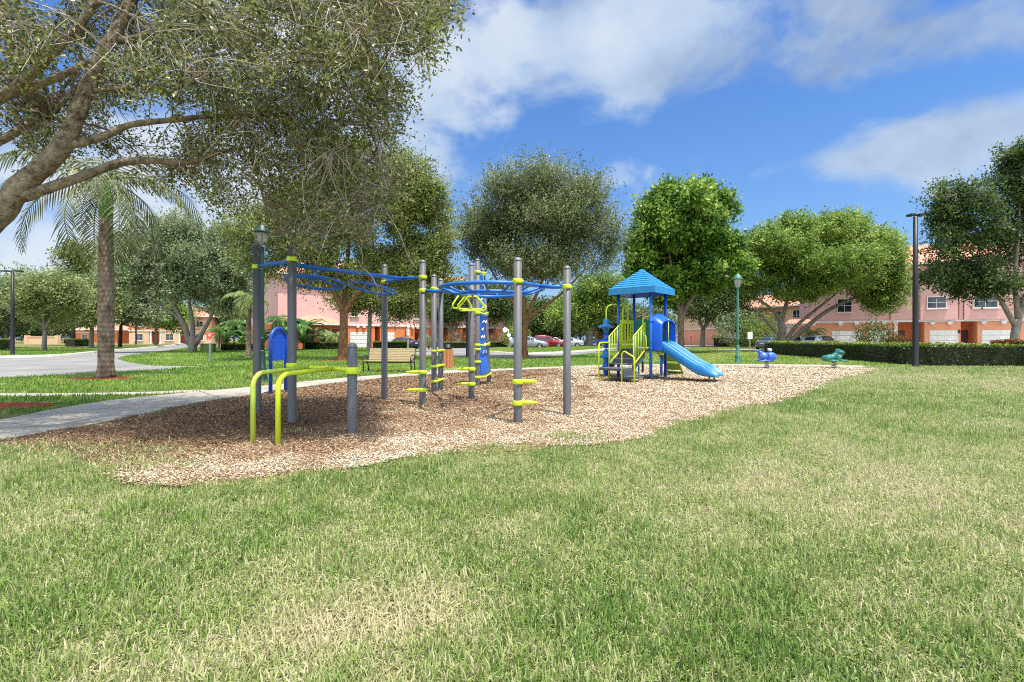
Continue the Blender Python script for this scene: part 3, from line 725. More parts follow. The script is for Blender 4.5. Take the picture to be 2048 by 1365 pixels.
# ------------------------------------------------------------------ the walker
def person(px, by, ty, label):
    x, y = G(px, by); H = EYE + (HY - ty) * y / F; k_ = H / 1.7
    t = empty('person', label, 'person', (x, y, 0), R(20)); t.scale = (k_,) * 3
    J = []; Ed = []; Rd = []
    def j(p, r, par=None):
        J.append(p); Rd.append(r)
        if par is not None: Ed.append((par, len(J) - 1))
        return len(J) - 1
    pel = j((0, 0, .93), (.14, .11)); ch = j((0, .01, 1.2), (.13, .1), pel); sh = j((0, .02, 1.38), (.13, .085), ch); nk = j((0, .01, 1.47), (.05, .05), sh); h1 = j((0, 0, 1.56), (.07, .085), nk); j((0, 0, 1.66), (.06, .07), h1)
    for s_ in (-1, 1):
        hp = j((s_ * .09, 0, .86), (.09, .09), pel); kn = j((s_ * .09, -s_ * .10 - .03, .48), (.058, .06), hp); an = j((s_ * .09, s_ * -.16 + .08, .09), (.04, .042), kn); j((s_ * .1, s_ * -.16 - .06, .04), (.04, .03), an)
        s1 = j((s_ * .17, .02, 1.38), (.055, .055), sh); el_ = j((s_ * .22, s_ * .06 + .04, 1.12), (.04, .04), s1); wr = j((s_ * .22, s_ * .14 - .06, .90), (.027, .027), el_); pm = j((s_ * .22, s_ * .16 - .08, .83), (.03, .018), wr)
        for f in range(4):
            a = j((s_ * .22 - .024 + f * .016, s_ * .17 - .09, .775), (.009, .009), pm); j((s_ * .22 - .024 + f * .016, s_ * .17 - .11, .735 + .006 * abs(f - 1)), (.008, .008), a)
        j((s_ * .185, s_ * .16 - .1, .80), (.01, .01), pm)
    me = bpy.data.meshes.new('body'); me.from_pydata(J, Ed, []); o = bpy.data.objects.new('body', me); COL.objects.link(o); o.parent = t
    sk = o.modifiers.new('skin', 'SKIN'); sk.use_smooth_shade = True
    for i, r_ in enumerate(Rd): me.skin_vertices[0].data[i].radius = r_
    me.skin_vertices[0].data[0].use_root = True
    o.modifiers.new('sub', 'SUBSURF').render_levels = 2
    me.materials.append(mat('skin', lin(190, 132, 104), lin(176, 118, 92), rough=.6))
    pk = mat('magenta_cloth', lin(206, 52, 140), lin(180, 40, 120), scale=20, rough=.9)
    tp = MB().lathe([(.175, .80), (.165, .95), (.15, 1.1), (.165, 1.28), (.17, 1.38), (.10, 1.45), (.07, 1.47)], (0, .01, 0), 16, Matrix.Diagonal((1, .75, 1, 1)))
    for s_ in (-1, 1): tp.tube([(s_ * .15, .02, 1.39), (s_ * .20, s_ * .03 + .03, 1.25), (s_ * .21, s_ * .04 + .04, 1.18)], [.07, .062, .055], 10)
    tp.build('shirt', pk, t)
    tr = MB()
    for s_ in (-1, 1): tr.tube([(s_ * .085, 0, .92), (s_ * .09, -s_ * .05 - .01, .68), (s_ * .09, -s_ * .10 - .03, .46)], [.115, .095, .075], 12)
    tr.build('shorts', pk, t)
    MB().ell((0, .015, 1.63), (.095, .11, .10)).ell((0, .09, 1.55), (.05, .05, .1)).build('hair', mat('dark_hair', lin(60, 40, 30), lin(44, 28, 22), rough=.7), t)
    fc = MB().ell((.03, -.098, 1.60), (.012, .008, .008)).ell((-.03, -.098, 1.60), (.012, .008, .008)); fc.build('eyes', M['black'], t)
    for s_ in (-1, 1): MB().ell((s_ * .1, s_ * -.16 - .02, .045), (.05, .12, .045)).build('shoe', M['white'], t)
    return t
person(398.5, 692.5, 672.5, 'person in a magenta shirt and shorts walking on the far road')
# ------------------------------------------------------------------ trees
BK = dict(oak=bark_mat('oak_bark', lin(150, 132, 112), lin(86, 70, 56)), warm=bark_mat('warm_oak_bark', lin(156, 118, 84), lin(84, 60, 42)), grey=bark_mat('grey_bark', lin(158, 148, 136), lin(96, 88, 78)),
          pale=bark_mat('pale_grey_bark', lin(176, 166, 154), lin(118, 108, 96)), near=bark_mat('rough_oak_bark', lin(184, 168, 146), lin(74, 60, 48), scale=11, stretch=(1, 1, 1), bump=1.6), dark=bark_mat('dark_bark', lin(96, 82, 70), lin(58, 48, 42)))
def c3(*a): return lin(*a)
LF = dict(
    near=leaf_mat('near_oak_leaf', [(0, c3(42, 58, 30)), (.35, c3(84, 100, 46)), (.62, c3(134, 134, 60)), (.82, c3(126, 140, 78)), (1, c3(192, 188, 138))], trans=.26, rough=.42, spec=.4),
    oak=leaf_mat('oak_leaf', [(0, c3(60, 78, 40)), (.4, c3(106, 122, 58)), (.7, c3(144, 150, 78)), (1, c3(180, 182, 122))], trans=.36),
    olive=leaf_mat('dark_olive_leaf', [(0, c3(50, 66, 42)), (.4, c3(94, 110, 64)), (.75, c3(132, 140, 90)), (1, c3(182, 182, 142))], trans=.32),
    bright=leaf_mat('glossy_bright_leaf', [(0, c3(38, 74, 22)), (.4, c3(80, 120, 36)), (.75, c3(132, 160, 58)), (1, c3(180, 196, 92))], trans=.36, rough=.35),
    fresh=leaf_mat('fresh_green_leaf', [(0, c3(50, 80, 28)), (.4, c3(98, 130, 44)), (.75, c3(144, 164, 66)), (1, c3(184, 196, 104))], trans=.38),
    dark=leaf_mat('dark_green_leaf', [(0, c3(34, 54, 30)), (.45, c3(68, 94, 44)), (.8, c3(104, 120, 58)), (1, c3(142, 144, 90))], trans=.3, rough=.5),
    silver=leaf_mat('silver_green_leaf', [(0, c3(66, 84, 58)), (.4, c3(108, 126, 86)), (.75, c3(146, 156, 110)), (1, c3(178, 182, 146))], trans=.28),
    yellow=leaf_mat('yellow_green_leaf', [(0, c3(78, 96, 56)), (.4, c3(120, 136, 78)), (.75, c3(158, 166, 102)), (1, c3(186, 188, 136))], trans=.32),
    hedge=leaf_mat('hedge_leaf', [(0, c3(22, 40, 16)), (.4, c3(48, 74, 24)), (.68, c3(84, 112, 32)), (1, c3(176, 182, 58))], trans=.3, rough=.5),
    red=leaf_mat('red_bronze_leaf', [(0, c3(74, 40, 34)), (.4, c3(130, 64, 44)), (.7, c3(96, 96, 46)), (1, c3(190, 96, 60))], trans=.3, rough=.4),
    oldpalm=leaf_mat('dull_palm_leaflet', [(0, c3(52, 62, 38)), (.4, c3(84, 94, 56)), (.8, c3(120, 124, 82)), (1, c3(160, 158, 116))], trans=.25, rough=.4),
    palm=leaf_mat('palm_leaflet', [(0, c3(60, 82, 40)), (.4, c3(104, 128, 62)), (.8, c3(150, 164, 98)), (1, c3(188, 186, 128))], trans=.3, rough=.35),
    garden=leaf_mat('garden_leaf', [(0, c3(30, 64, 26)), (.4, c3(54, 100, 38)), (.8, c3(92, 138, 56)), (1, c3(136, 168, 84))], trans=.35, rough=.35))
def leaf_quads(C, A, Nn, Lh, Wd):
    """C centres, A axes, Nn normals; rhombic leaves slightly broader towards the base"""
    A = unit(A); S = unit(np.cross(Nn, A)); Lh = Lh[:, None]; Wd = Wd[:, None]
    V = np.empty((len(C), 4, 3), np.float32)
    V[:, 0] = C - A * Lh * .5; V[:, 1] = C + S * Wd * .5 - A * Lh * .06; V[:, 2] = C + A * Lh * .5; V[:, 3] = C - S * Wd * .5 - A * Lh * .06
    return V.reshape(-1, 3), np.arange(len(C) * 4, dtype=np.int32).reshape(-1, 4)
def sprays(P0, D, per, ln, spread, leaf, wd, droop=.0, seed=1, tvar=.35, grow=None):
    """leaves set along short twigs: twig roots P0, directions D"""
    g = np.random.default_rng(seed); n = len(P0)
    t = g.random((n, per)) ** .8
    L_ = ln * (.6 + .8 * g.random((n, 1)))
    C = P0[:, None] + D[:, None] * (t * L_)[..., None] + g.normal(size=(n, per, 3)) * spread
    C[..., 2] -= droop * (t * L_) ** 2
    A = D[:, None] * .7 + g.normal(size=(n, per, 3)) * .75
    Nn = g.normal(size=(n, per, 3)) * .8 + np.array([0, 0, .9])
    s = leaf * (.65 + .7 * g.random((n, per)))
    tint = np.clip(g.random((n, 1)) * (1 - tvar) * .8 + g.random((n, per)) * tvar + .1 * g.normal(size=(n, per)) + .08, 0, 1)
    V, Q = leaf_quads(C.reshape(-1, 3), A.reshape(-1, 3), Nn.reshape(-1, 3), s.ravel(), s.ravel() * wd)
    return V, Q, tint.ravel()
def np_tubes(P0, P1, bend, r0, r1, seg=3, n=3):
    """many thin bent twigs at once"""
    m = len(P0); D = unit(P1 - P0); a = unit(np.cross(D, np.array([.3, .5, .81]))); b = np.cross(D, a); T = np.linspace(0, 1, n)
    V = np.empty((m, n, seg, 3), np.float32)
    for i, t in enumerate(T):
        c = P0 + (P1 - P0) * t + bend * (math.sin(math.pi * t)); r = (r0 + (r1 - r0) * t)[:, None]
        for k in range(seg):
            q = 2 * math.pi * k / seg; V[:, i, k] = c + (a * math.cos(q) + b * math.sin(q)) * r
    o = (np.arange(m) * n * seg)[:, None]; fs = []
    for i in range(n - 1):
        for k in range(seg):
            l = (k + 1) % seg; fs.append(o + np.array([[i*seg+k, i*seg+l, (i+1)*seg+l, (i+1)*seg+k]]))
    return V.reshape(-1, 3), np.concatenate(fs)
def wiggle(a, b, n, amp, g, sag=0):
    a, b = np.array(a, float), np.array(b, float); L_ = np.linalg.norm(b - a); out = []
    off = g.normal(size=3) * amp * L_; off2 = g.normal(size=3) * amp * .5 * L_
    for i in range(n + 1):
        t = i / n; out.append(a + (b - a) * t + off * math.sin(math.pi * t) + off2 * math.sin(2 * math.pi * t) + np.array([0, 0, sag * L_ * math.sin(math.pi * t)]))
    return out
def pxblobs(Y, lst, dk=.85):
    """crown masses measured on the photo at the tree's own distance: centre, half sizes; depth of a mass follows its width"""
    g = random.Random(int(Y * 7) + len(lst)); out = []
    for x, y, rx, ry in lst:
        d = rx * Y / F * dk; yy = Y + g.uniform(-.5, .5) * d
        X, _, Z = W(x, y, yy); out.append((X, yy, Z, rx * yy / F, d, ry * yy / F))
    return out
TREES = []; DENS, LEAF = 1.75, 1.18
def tree(name, label, base, limbs, blobs, n, per, leaf, wd=.5, lf='oak', bk='oak', seed=1, group=None, up=.25, droop=.0, spray=.5, spread=.1, shell=.5, gaps=.38, twigs=True, r_limb=.07, sub=7, minz=0, clump=(13, .30, .48)):
    """limbs: list of (points, radii) in world coordinates. The crown fills the blobs with leafy sprays hung on twigs grown from the limbs."""
    n = int(n * DENS); leaf = leaf * LEAF; gaps -= .04
    g = np.random.default_rng(seed); bx, by = base; B = np.array(blobs, float)
    t = empty(name, label, 'tree', (bx, by, 0), 0, group)
    off = np.array([bx, by, 0])
    mb = MB(); nodes = []
    for pts, rad in limbs:
        pts = smoothpoly(pts, 3); rr_ = np.interp(np.linspace(0, 1, len(pts)), np.linspace(0, 1, len(rad)), rad)
        mb.tube([np.array(p) - off for p in pts], rr_, 9, True); nodes += [(np.array(p), r_) for p, r_ in zip(pts, rr_)][len(pts) // 2:]
    NP = np.array([p for p, _ in nodes])
    # limbs into each crown mass, then boughs inside it
    for b in B:
        c = b[:3]; d = np.linalg.norm(NP - c, axis=1) + np.maximum(0, NP[:, 2] - c[2]) * 1.5; i = int(d.argmin()); p0 = NP[i]; r0 = min(nodes[i][1] * .7, r_limb * 1.3)
        pts = wiggle(p0, c, 6, .06, g, .04); mb.tube([p - off for p in pts], np.linspace(r0, r0 * .45, 7), 6)
        nn = [(p, r0 * .5) for p in pts[2:]]
        for _ in range(sub):
            v = g.normal(size=3); v /= np.linalg.norm(v); v[2] = abs(v[2]) * .9 - .2
            e = c + v * b[3:] * g.uniform(.55, .95); s0 = pts[g.integers(2, 7)]
            pp = wiggle(s0, e, 4, .08, g, .05); mb.tube([p - off for p in pp], np.linspace(r0 * .42, r0 * .14, 5), 5); nn += [(p, r0 * .2) for p in pp[1:]]
        nodes += nn; NP = np.concatenate([NP, np.array([p for p, _ in nn])])
    # spray points
    sub_ = []                                      # each crown mass is a heap of smaller leafy clumps with air between them
    for b in B:
        for _ in range(int(clump[0])):
            v = g.normal(size=3); v /= np.linalg.norm(v); v[2] = v[2] * .9 + .12; r_ = g.uniform(clump[1], clump[2])
            sub_.append(np.concatenate([b[:3] + v * b[3:] * g.uniform(.35, 1.02 - r_ * .7), b[3:] * r_ * np.array([1.1, 1.1, g.uniform(.75, 1.0)])]))
    Bm = B; B = np.array(sub_)
    vol = (B[:, 3] * B[:, 4] * B[:, 5]) ** .75; k = g.choice(len(B), size=int(n * 1.9), p=vol / vol.sum())
    v = unit(g.normal(size=(len(k), 3))); rr_ = (shell + (1 - shell) * g.random(len(k)) ** .6) * (1 + .08 * g.normal(size=len(k)))
    bump = .70 + .52 * vnoise(v[:, 0] * 2 + k * 3.7, v[:, 2] * 2 + v[:, 1] * 2, .55, seed) + .18 * (g.random(len(k)) ** 6)
    C = B[k, :3] + v * B[k, 3:] * (rr_ * bump)[:, None]
    stray = g.random(len(k)) < .16; C = np.where(stray[:, None], C + v * B[k, 3:] * g.uniform(0, .55, (len(k), 1)), C)
    sc_ = np.median(Bm[:, 3]) * .42
    gap = vnoise(C[:, 0] + C[:, 1] * .6, C[:, 2] * 1.25, sc_, seed + 3)
    keep = (gap > gaps - .12 * g.random(len(C))) & (C[:, 2] > minz)
    C = C[keep][:n]; k = k[keep][:n]; v = v[keep][:n]
    D = unit(v * B[k, 3:] + 0 * v); D = unit(D * .8 + np.array([0, 0, up]) + g.normal(size=C.shape) * .3)
    # nearest skeleton node for each spray
    P0 = np.empty_like(C)
    for i in range(0, len(C), 2000):
        d2 = ((C[i:i + 2000, None] - NP[None]) ** 2).sum(2); P0[i:i + 2000] = NP[d2.argmin(1)]
    mb_o = mb.build('trunk', BK[bk], t); tb_k = 'grey' if bk == 'warm' else bk
    if twigs:
        nt_ = min(len(C), 1500); ix = g.choice(len(C), nt_, replace=False); dist = np.linalg.norm(C[ix] - P0[ix], axis=1)
        V, Q = np_tubes(P0[ix] - off, C[ix] + D[ix] * spray * .5 - off, g.normal(size=(nt_, 3)) * dist[:, None] * .1, np.full(nt_, r_limb * .2), np.full(nt_, r_limb * .07))
        np_mesh('twigs', V, BK[tb_k], Q, parent=t)
    V, Q, T = sprays(C - off, D, per, spray, spread, leaf, wd, droop, seed + 9)
    cl_ = (vnoise(C[:, 0] + C[:, 1], C[:, 2] + C[:, 1] * .3, sc_ * .55, seed + 5) - .5) * .5     # whole boughs lighter or darker by noise
    T = np.clip(T + np.repeat(cl_, per), 0, 1)
    np_mesh('crown', V, LF[lf], Q, T, parent=t)
    TREES.append(t); return t
def trunk_px(Y, pts, rad, base=True):
    """limb measured on the photo at depth Y (+ optional per-point depth offset)"""
    out = []
    for p in pts: out.append(W(p[0], p[1], Y + (p[2] if len(p) > 2 else 0)))
    return (out, rad)

# A: the near oak whose trunk stands outside the left edge; its boughs cross the upper left
def A(lst): return [W(x, y, Y) for x, y, Y in lst]
near_limbs = [
    (A([(-420, 905, 6.3), (-330, 700, 6.2), (-200, 580, 6.0), (-70, 480, 6.0)])[:1] + A([(-330, 700, 6.2), (-200, 580, 6.0), (-70, 485, 6.0), (0, 425, 6.0), (45, 370, 6.0), (100, 320, 6.0), (132, 280, 6.05), (152, 235, 6.1), (176, 172, 6.2), (202, 112, 6.3), (238, 52, 6.45), (262, 0, 6.6), (290, -80, 6.8)]), [.34, .28, .25, .24, .215, .20, .185, .165, .15, .14, .125, .115, .105, .095]),
    (A([(45, 395, 6.0), (110, 372, 6.1), (175, 350, 6.25), (240, 326, 6.4), (300, 322, 6.6), (380, 325, 6.8), (450, 302, 7.0), (520, 292, 7.2)]), [.12, .105, .095, .085, .075, .06, .045, .02]),
    (A([(128, 292, 6.05), (200, 276, 6.2), (262, 250, 6.4), (350, 240, 6.6), (420, 233, 6.8), (520, 232, 7.0), (590, 227, 7.2), (618, 208, 7.25), (638, 220, 7.3), (650, 238, 7.35)]), [.09, .075, .068, .06, .055, .05, .042, .035, .026, .014]),
    (A([(-260, 620, 6.1), (-190, 420, 6.0), (-110, 260, 5.8), (-20, 208, 5.7), (20, 182, 5.7), (60, 150, 5.7), (110, 98, 5.7), (158, 52, 5.75), (190, 0, 5.8), (230, -90, 5.9)]), [.2, .18, .14, .11, .10, .095, .085, .08, .075, .06]),
    (A([(-20, 205, 5.7), (50, 178, 5.8), (110, 158, 5.9), (150, 138, 6.0), (176, 122, 6.1)]), [.085, .075, .068, .06, .05]),
    (A([(222, 78, 6.4), (262, 80, 6.5), (305, 64, 6.6), (370, 50, 6.8), (450, 52, 7.0)]), [.09, .075, .065, .045, .02]),
    (A([(170, 185, 6.2), (230, 178, 6.3), (300, 178, 6.5), (345, 172, 6.6), (420, 150, 6.8)]), [.05, .04, .036, .03, .015]),
    (A([(-200, 560, 6.0), (-110, 380, 6.2), (-30, 300, 6.3), (20, 272, 6.4), (60, 246, 6.5), (100, 235, 6.7)]), [.16, .13, .105, .085, .06, .03]),
    (A([(262, 0, 6.6), (360, -40, 6.6), (520, -60, 6.6), (660, -20, 6.6), (760, 40, 6.6), (820, 110, 6.6)]), [.08, .07, .06, .05, .035, .015]),
    (A([(480, 30, 6.8), (560, 20, 6.7), (620, 60, 6.7), (690, 90, 6.6), (760, 160, 6.6)]), [.04, .038, .033, .026, .012]),
    (A([(520, -60, 6.6), (600, 40, 6.9), (680, 150, 7.0), (740, 260, 7.0), (770, 360, 7.0)]), [.045, .04, .034, .026, .012])]
nb_ = empty('near_oak_tree', 'big oak leaning in from the left edge with rough forking boughs across the upper left', 'tree', (W(-420, 905, 6.3)[0], 6.3, 0))
no = np.array(nb_.location); mb = MB(); NPn = []; g = np.random.default_rng(21)
for pts, rad in near_limbs:
    pts = smoothpoly(pts, 4); rr_ = .61 * np.interp(np.linspace(0, 1, len(pts)), np.linspace(0, 1, len(rad)), rad) * (1 + .06 * g.normal(size=len(pts)))
    mb.tube([np.array(p) - no for p in pts], rr_, 14); NPn += [np.array(p) for p in pts[len(pts) // 4:]]
b0 = np.array(A([(-330, 700, 6.2)])[0]); mb.tube([(0, 0, -.1), (.02, 0, .35), tuple((b0 - no) * np.array([.6, .6, .75])), tuple(b0 - no)], [.46, .38, .33, .3], 14)
# canopy outline on the photo -> depth 4.6 .. 8.6 m
reg = [(-400, -520), (900, -560), (905, 40), (868, 60), (852, 128), (818, 132), (806, 195), (790, 262), (800, 330), (770, 430), (700, 520), (640, 520), (560, 470), (500, 430), (440, 395), (360, 360), (250, 345), (150, 300), (60, 300), (-40, 260), (-160, 340), (-400, 400)]
m_ = 8200; X = g.uniform(-400, 905, m_ * 3); Yp = g.uniform(-560, 530, m_ * 3)
kp = inpoly(X, Yp, reg); X, Yp = X[kp], Yp[kp]
low = np.clip((Yp - 200) / 260, 0, 1) * .6
gp = vnoise(X, Yp * 1.1, 62, 4) * .65 + vnoise(X, Yp, 26, 5) * .35
gp = gp + np.where(X < 200, -.06, .0) + .06 * (X > 420)
kp = (gp > .385 + .09 * low + .06 * (X < 430)) & (g.random(len(X)) > .42 * low); kp &= ~((Yp < -60) & (g.random(len(X)) < .55)); X, Yp = X[kp], Yp[kp]  # unseen canopy above the frame thinned so sun dapples the bark bed
# a little clearing round the main fork so that the bark shows
Dp = np.where(Yp < 150, g.uniform(4.9, 8.6, len(X)), g.uniform(6.0, 8.4, len(X))); X = X[:m_]; Yp = Yp[:m_]; Dp = Dp[:m_]
mainl = np.concatenate([np.array(smoothpoly(a, 4)) for a, _ in near_limbs[:4]]); mpx = np.stack([1024 + mainl[:, 0] * F / mainl[:, 1], HY - (mainl[:, 2] - EYE) * F / mainl[:, 1]], 1)
dm = np.sqrt(((np.stack([X, Yp], 1)[:, None] - mpx[None]) ** 2).sum(2)).min(1)
Dp = np.where((dm < 24) & (X < 420), np.maximum(Dp, 7.0 + .4 * g.random(len(X))), Dp)
C = np.stack([(X - 1024) * Dp / F, Dp, EYE + (HY - Yp) * Dp / F], 1)
NPn = np.array(NPn)
P0 = np.empty_like(C)
for i in range(0, len(C), 1500): P0[i:i + 1500] = NPn[((C[i:i + 1500, None] - NPn[None]) ** 2).sum(2).argmin(1)]
dist = np.linalg.norm(C - P0, axis=1)
# secondary boughs: walk from limb nodes to scattered canopy points, then hang twigs from those
ix = g.choice(len(C), 340, replace=False); sec_nodes = [NPn]
for i in ix:
    pp = wiggle(P0[i], C[i], 6, .09, g, .06); r0 = min(.035, .012 + .008 * dist[i]); mb.tube([p - no for p in pp], np.linspace(r0, .006, 7), 5); sec_nodes.append(np.array(pp[1:]))
NPn = np.concatenate(sec_nodes)
for i in range(0, len(C), 1500):
    pk_ = np.argpartition(((C[i:i + 1500, None] - NPn[None]) ** 2).sum(2), 7, axis=1)[:, :7]; P0[i:i + 1500] = NPn[pk_[np.arange(len(pk_)), g.integers(0, 7, len(pk_))]]
mb.build('trunk', BK['near'], nb_)
D = unit((C - P0) * .5 + np.array([.15, .1, -.35]) + g.normal(size=C.shape) * .5)
far_ = np.linalg.norm(C - P0, axis=1); ok = far_ < 1.25; C, P0, D = C[ok], P0[ok], D[ok]
V, Q = np_tubes(P0 - no, C + D * .22 - no, (g.normal(size=C.shape) * .2 + np.array([0, 0, .12])) * np.linalg.norm(C - P0, axis=1)[:, None], np.full(len(C), .0075), np.full(len(C), .003), 3, 5)
np_mesh('twigs', V, mat('pale_twig_bark', lin(206, 194, 178), lin(150, 136, 120), scale=12, rough=.95, spec=.1), Q, parent=nb_)
V, Q, T = sprays(C - no, D, 17, .34, .055, .056, .48, .25, 77, .75)
np_mesh('crown', V, LF['near'], Q, T, parent=nb_)
# long bare hanging twigs in front of the far crown
hp = [[(640, 380), (690, 450), (722, 500), (724, 530), (718, 548)], [(723, 535), (742, 552), (756, 580), (752, 596)], [(770, 420), (800, 470), (815, 510), (834, 540)], [(630, 300), (612, 330), (598, 370)], [(700, 300), (704, 340), (712, 360), (716, 392)],
      [(650, 235), (640, 262), (636, 300)], [(520, 240), (524, 280), (520, 320)], [(300, 90), (306, 160), (298, 240), (304, 290)], [(560, 330), (566, 360), (580, 388)], [(330, 270), (350, 310), (342, 350)]]
lv = []
for pl_ in hp:
    pp = smoothpoly([W(x, y, 7.1) for x, y in pl_], 4); MB().tube([np.array(p) - no for p in pp], np.linspace(.011, .004, len(pp)), 5).build('hanging_twig', bpy.data.materials['pale_twig_bark'], nb_); lv += [np.array(p) for p in pp[len(pp) // 2:]]
lv = np.array(lv); lv = np.repeat(lv, 2, 0); V, Q, T = sprays(lv - no, unit(g.normal(size=lv.shape) + np.array([0, 0, -.8])), 9, .2, .04, .045, .5, .2, 78, .4)
np_mesh('hanging_leaves', V, LF['near'], Q, T, parent=nb_)

def simple(px, by, fork, rad, dx=0, lean=()):
    """single stem from the ground to a fork, in photo pixels at the depth of its base"""
    x, y = G(px, by); Y = y
    pts = [(x, Y, -.1), (x, Y, .12)] + [W(q[0], q[1], Y) for q in lean] + [W(fork[0], fork[1], Y)]
    return (x, Y), (pts, [rad * 1.35, rad * 1.05] + [rad * .9] * len(lean) + [rad * .82])
# B
b, l = simple(685, 720.5, (688, 622), .28, lean=[(687, 680)]); Y = b[1]
tree('oak_tree', 'broad oak behind the bars with stout mossy trunk left of the bench', b, [l, trunk_px(Y, [(688, 628), (668, 585), (640, 540, -1), (610, 490, -1)], [.19, .15, .11, .07]), trunk_px(Y, [(688, 628), (706, 600), (740, 560), (790, 500, 1)], [.18, .14, .1, .06]), trunk_px(Y, [(688, 625), (692, 560, 1), (700, 460), (705, 400)], [.17, .14, .1, .05])],
     pxblobs(Y, [(545, 470, 85, 95), (670, 420, 110, 115), (785, 440, 100, 110), (855, 490, 55, 85), (640, 535, 120, 55), (775, 545, 105, 48), (705, 345, 85, 70), (830, 375, 60, 65), (850, 545, 60, 40), (838, 430, 62, 66), (872, 500, 44, 66), (800, 350, 50, 50)], .7), 5200, 17, .125, .5, 'oak', 'warm', 11, clump=(15, .22, .42), up=-.1, droop=.25, spray=.75, spread=.14, gaps=.36)
# C
b, l = simple(1050, 716.5, (1052, 640), .235, lean=[(1048, 690)]); Y = b[1]
tree('dense_oak_tree', 'rounded twiggy dark olive oak behind the ring ladder with V-shaped branches', b, [l, trunk_px(Y, [(1050, 650), (1046, 600), (1042, 560), (1030, 480)], [.17, .13, .1, .05]), trunk_px(Y, [(1052, 645), (1068, 600), (1085, 560), (1100, 480)], [.16, .12, .09, .05]), trunk_px(Y, [(1056, 640), (1085, 615), (1120, 590), (1170, 540)], [.13, .1, .08, .04]), trunk_px(Y, [(1052, 655), (1030, 610), (1000, 570), (970, 520)], [.12, .1, .07, .04])],
     pxblobs(Y, [(1075, 450, 115, 100), (1000, 480, 68, 85), (1160, 470, 68, 90), (1085, 548, 130, 42), (1065, 385, 80, 48), (1150, 405, 60, 48), (1225, 490, 24, 44), (940, 470, 26, 46), (965, 505, 38, 60), (1205, 530, 32, 50), (1000, 410, 40, 45), (1105, 370, 40, 35)], .8), 4700, 16, .115, .5, 'olive', 'warm', 12, clump=(15, .22, .42), up=.95, spray=1.5, spread=.10, gaps=.43)
# D
b, l = simple(1362, 706, (1362, 630), .31, lean=[(1362, 670)]); Y = b[1]
tree('glossy_green_tree', 'bright glossy green rounded tree rising behind the slide tower', b, [l, trunk_px(Y, [(1362, 640), (1375, 610), (1393, 580), (1400, 520)], [.24, .2, .16, .09]), trunk_px(Y, [(1362, 640), (1355, 600), (1345, 550), (1335, 480)], [.22, .17, .13, .07]), trunk_px(Y, [(1362, 632), (1366, 560), (1375, 480), (1380, 430)], [.2, .15, .1, .05])],
     pxblobs(Y, [(1375, 445, 78, 72), (1315, 485, 58, 66), (1440, 485, 52, 66), (1370, 535, 105, 58), (1295, 540, 46, 46), (1430, 560, 60, 46), (1300, 432, 40, 40), (1445, 415, 34, 38), (1350, 395, 44, 34), (1400, 385, 38, 26), (1330, 580, 60, 36), (1460, 535, 40, 40)], .85), 4300, 14, .27, .62, 'bright', 'oak', 13, clump=(12, .20, .36), up=.15, spray=.7, spread=.2, gaps=.30, shell=.62)
# E
b, l = simple(1566, 703, (1562, 640), .34, lean=[(1564, 672)]); Y = b[1]
tree('spreading_tree', 'wide spreading fresh green tree with leaning limbs behind the hedge', b, [l, trunk_px(Y, [(1570, 694), (1600, 665), (1650, 625), (1700, 600), (1745, 585)], [.27, .22, .19, .14, .08]), trunk_px(Y, [(1568, 690), (1590, 655), (1625, 625), (1670, 590)], [.22, .18, .15, .08]), trunk_px(Y, [(1562, 645), (1545, 620), (1525, 605), (1500, 585)], [.2, .16, .13, .07]), trunk_px(Y, [(1562, 645), (1572, 610), (1580, 570), (1590, 510)], [.22, .18, .13, .07]), trunk_px(Y, [(1570, 690), (1555, 668), (1530, 640), (1510, 615)], [.16, .14, .12, .08])],
     pxblobs(Y, [(1555, 500, 72, 58), (1640, 475, 78, 46), (1725, 505, 72, 52), (1783, 555, 38, 56), (1525, 560, 52, 44), (1650, 548, 110, 52), (1745, 580, 62, 40), (1590, 455, 50, 26), (1690, 450, 50, 26), (1765, 495, 40, 36), (1600, 585, 60, 24), (1770, 606, 34, 24)], .8), 4800, 16, .20, .5, 'fresh', 'grey', 14, clump=(26, .2, .36), up=.25, spray=.8, spread=.2, gaps=.34, shell=.6)
# F
Yf = 33.0; b = (W(2030, 690, Yf)[0], Yf)
tree('dark_oak_tree', 'dark glossy oak at the right edge with pale forked trunk by the townhouse', b, [([(b[0], Yf, -.1), (b[0], Yf, .2), W(2030, 670, Yf), W(2036, 640, Yf)], [.34, .28, .25, .22]), trunk_px(Y=Yf, pts=[(2034, 650), (2045, 610), (2060, 560), (2070, 460)], rad=[.2, .17, .13, .06]), trunk_px(Yf, [(2032, 655), (2012, 620), (2000, 600), (1970, 560), (1940, 500)], [.18, .15, .12, .09, .05]), trunk_px(Yf, [(2036, 640), (2030, 560), (2036, 480), (2040, 400)], [.17, .13, .1, .05])],
     pxblobs(Yf, [(1960, 465, 80, 70), (2040, 400, 72, 100), (1915, 548, 64, 34), (1985, 574, 78, 32), (2090, 520, 100, 100), (1893, 445, 36, 46), (1930, 390, 50, 46), (2045, 310, 40, 34), (1880, 500, 34, 40), (2140, 420, 80, 100), (1868, 560, 26, 24)], .75), 3300, 16, .165, .5, 'dark', 'pale', 15, clump=(15, .2, .36), up=.0, droop=.15, spray=.85, spread=.16, gaps=.55, shell=.5)
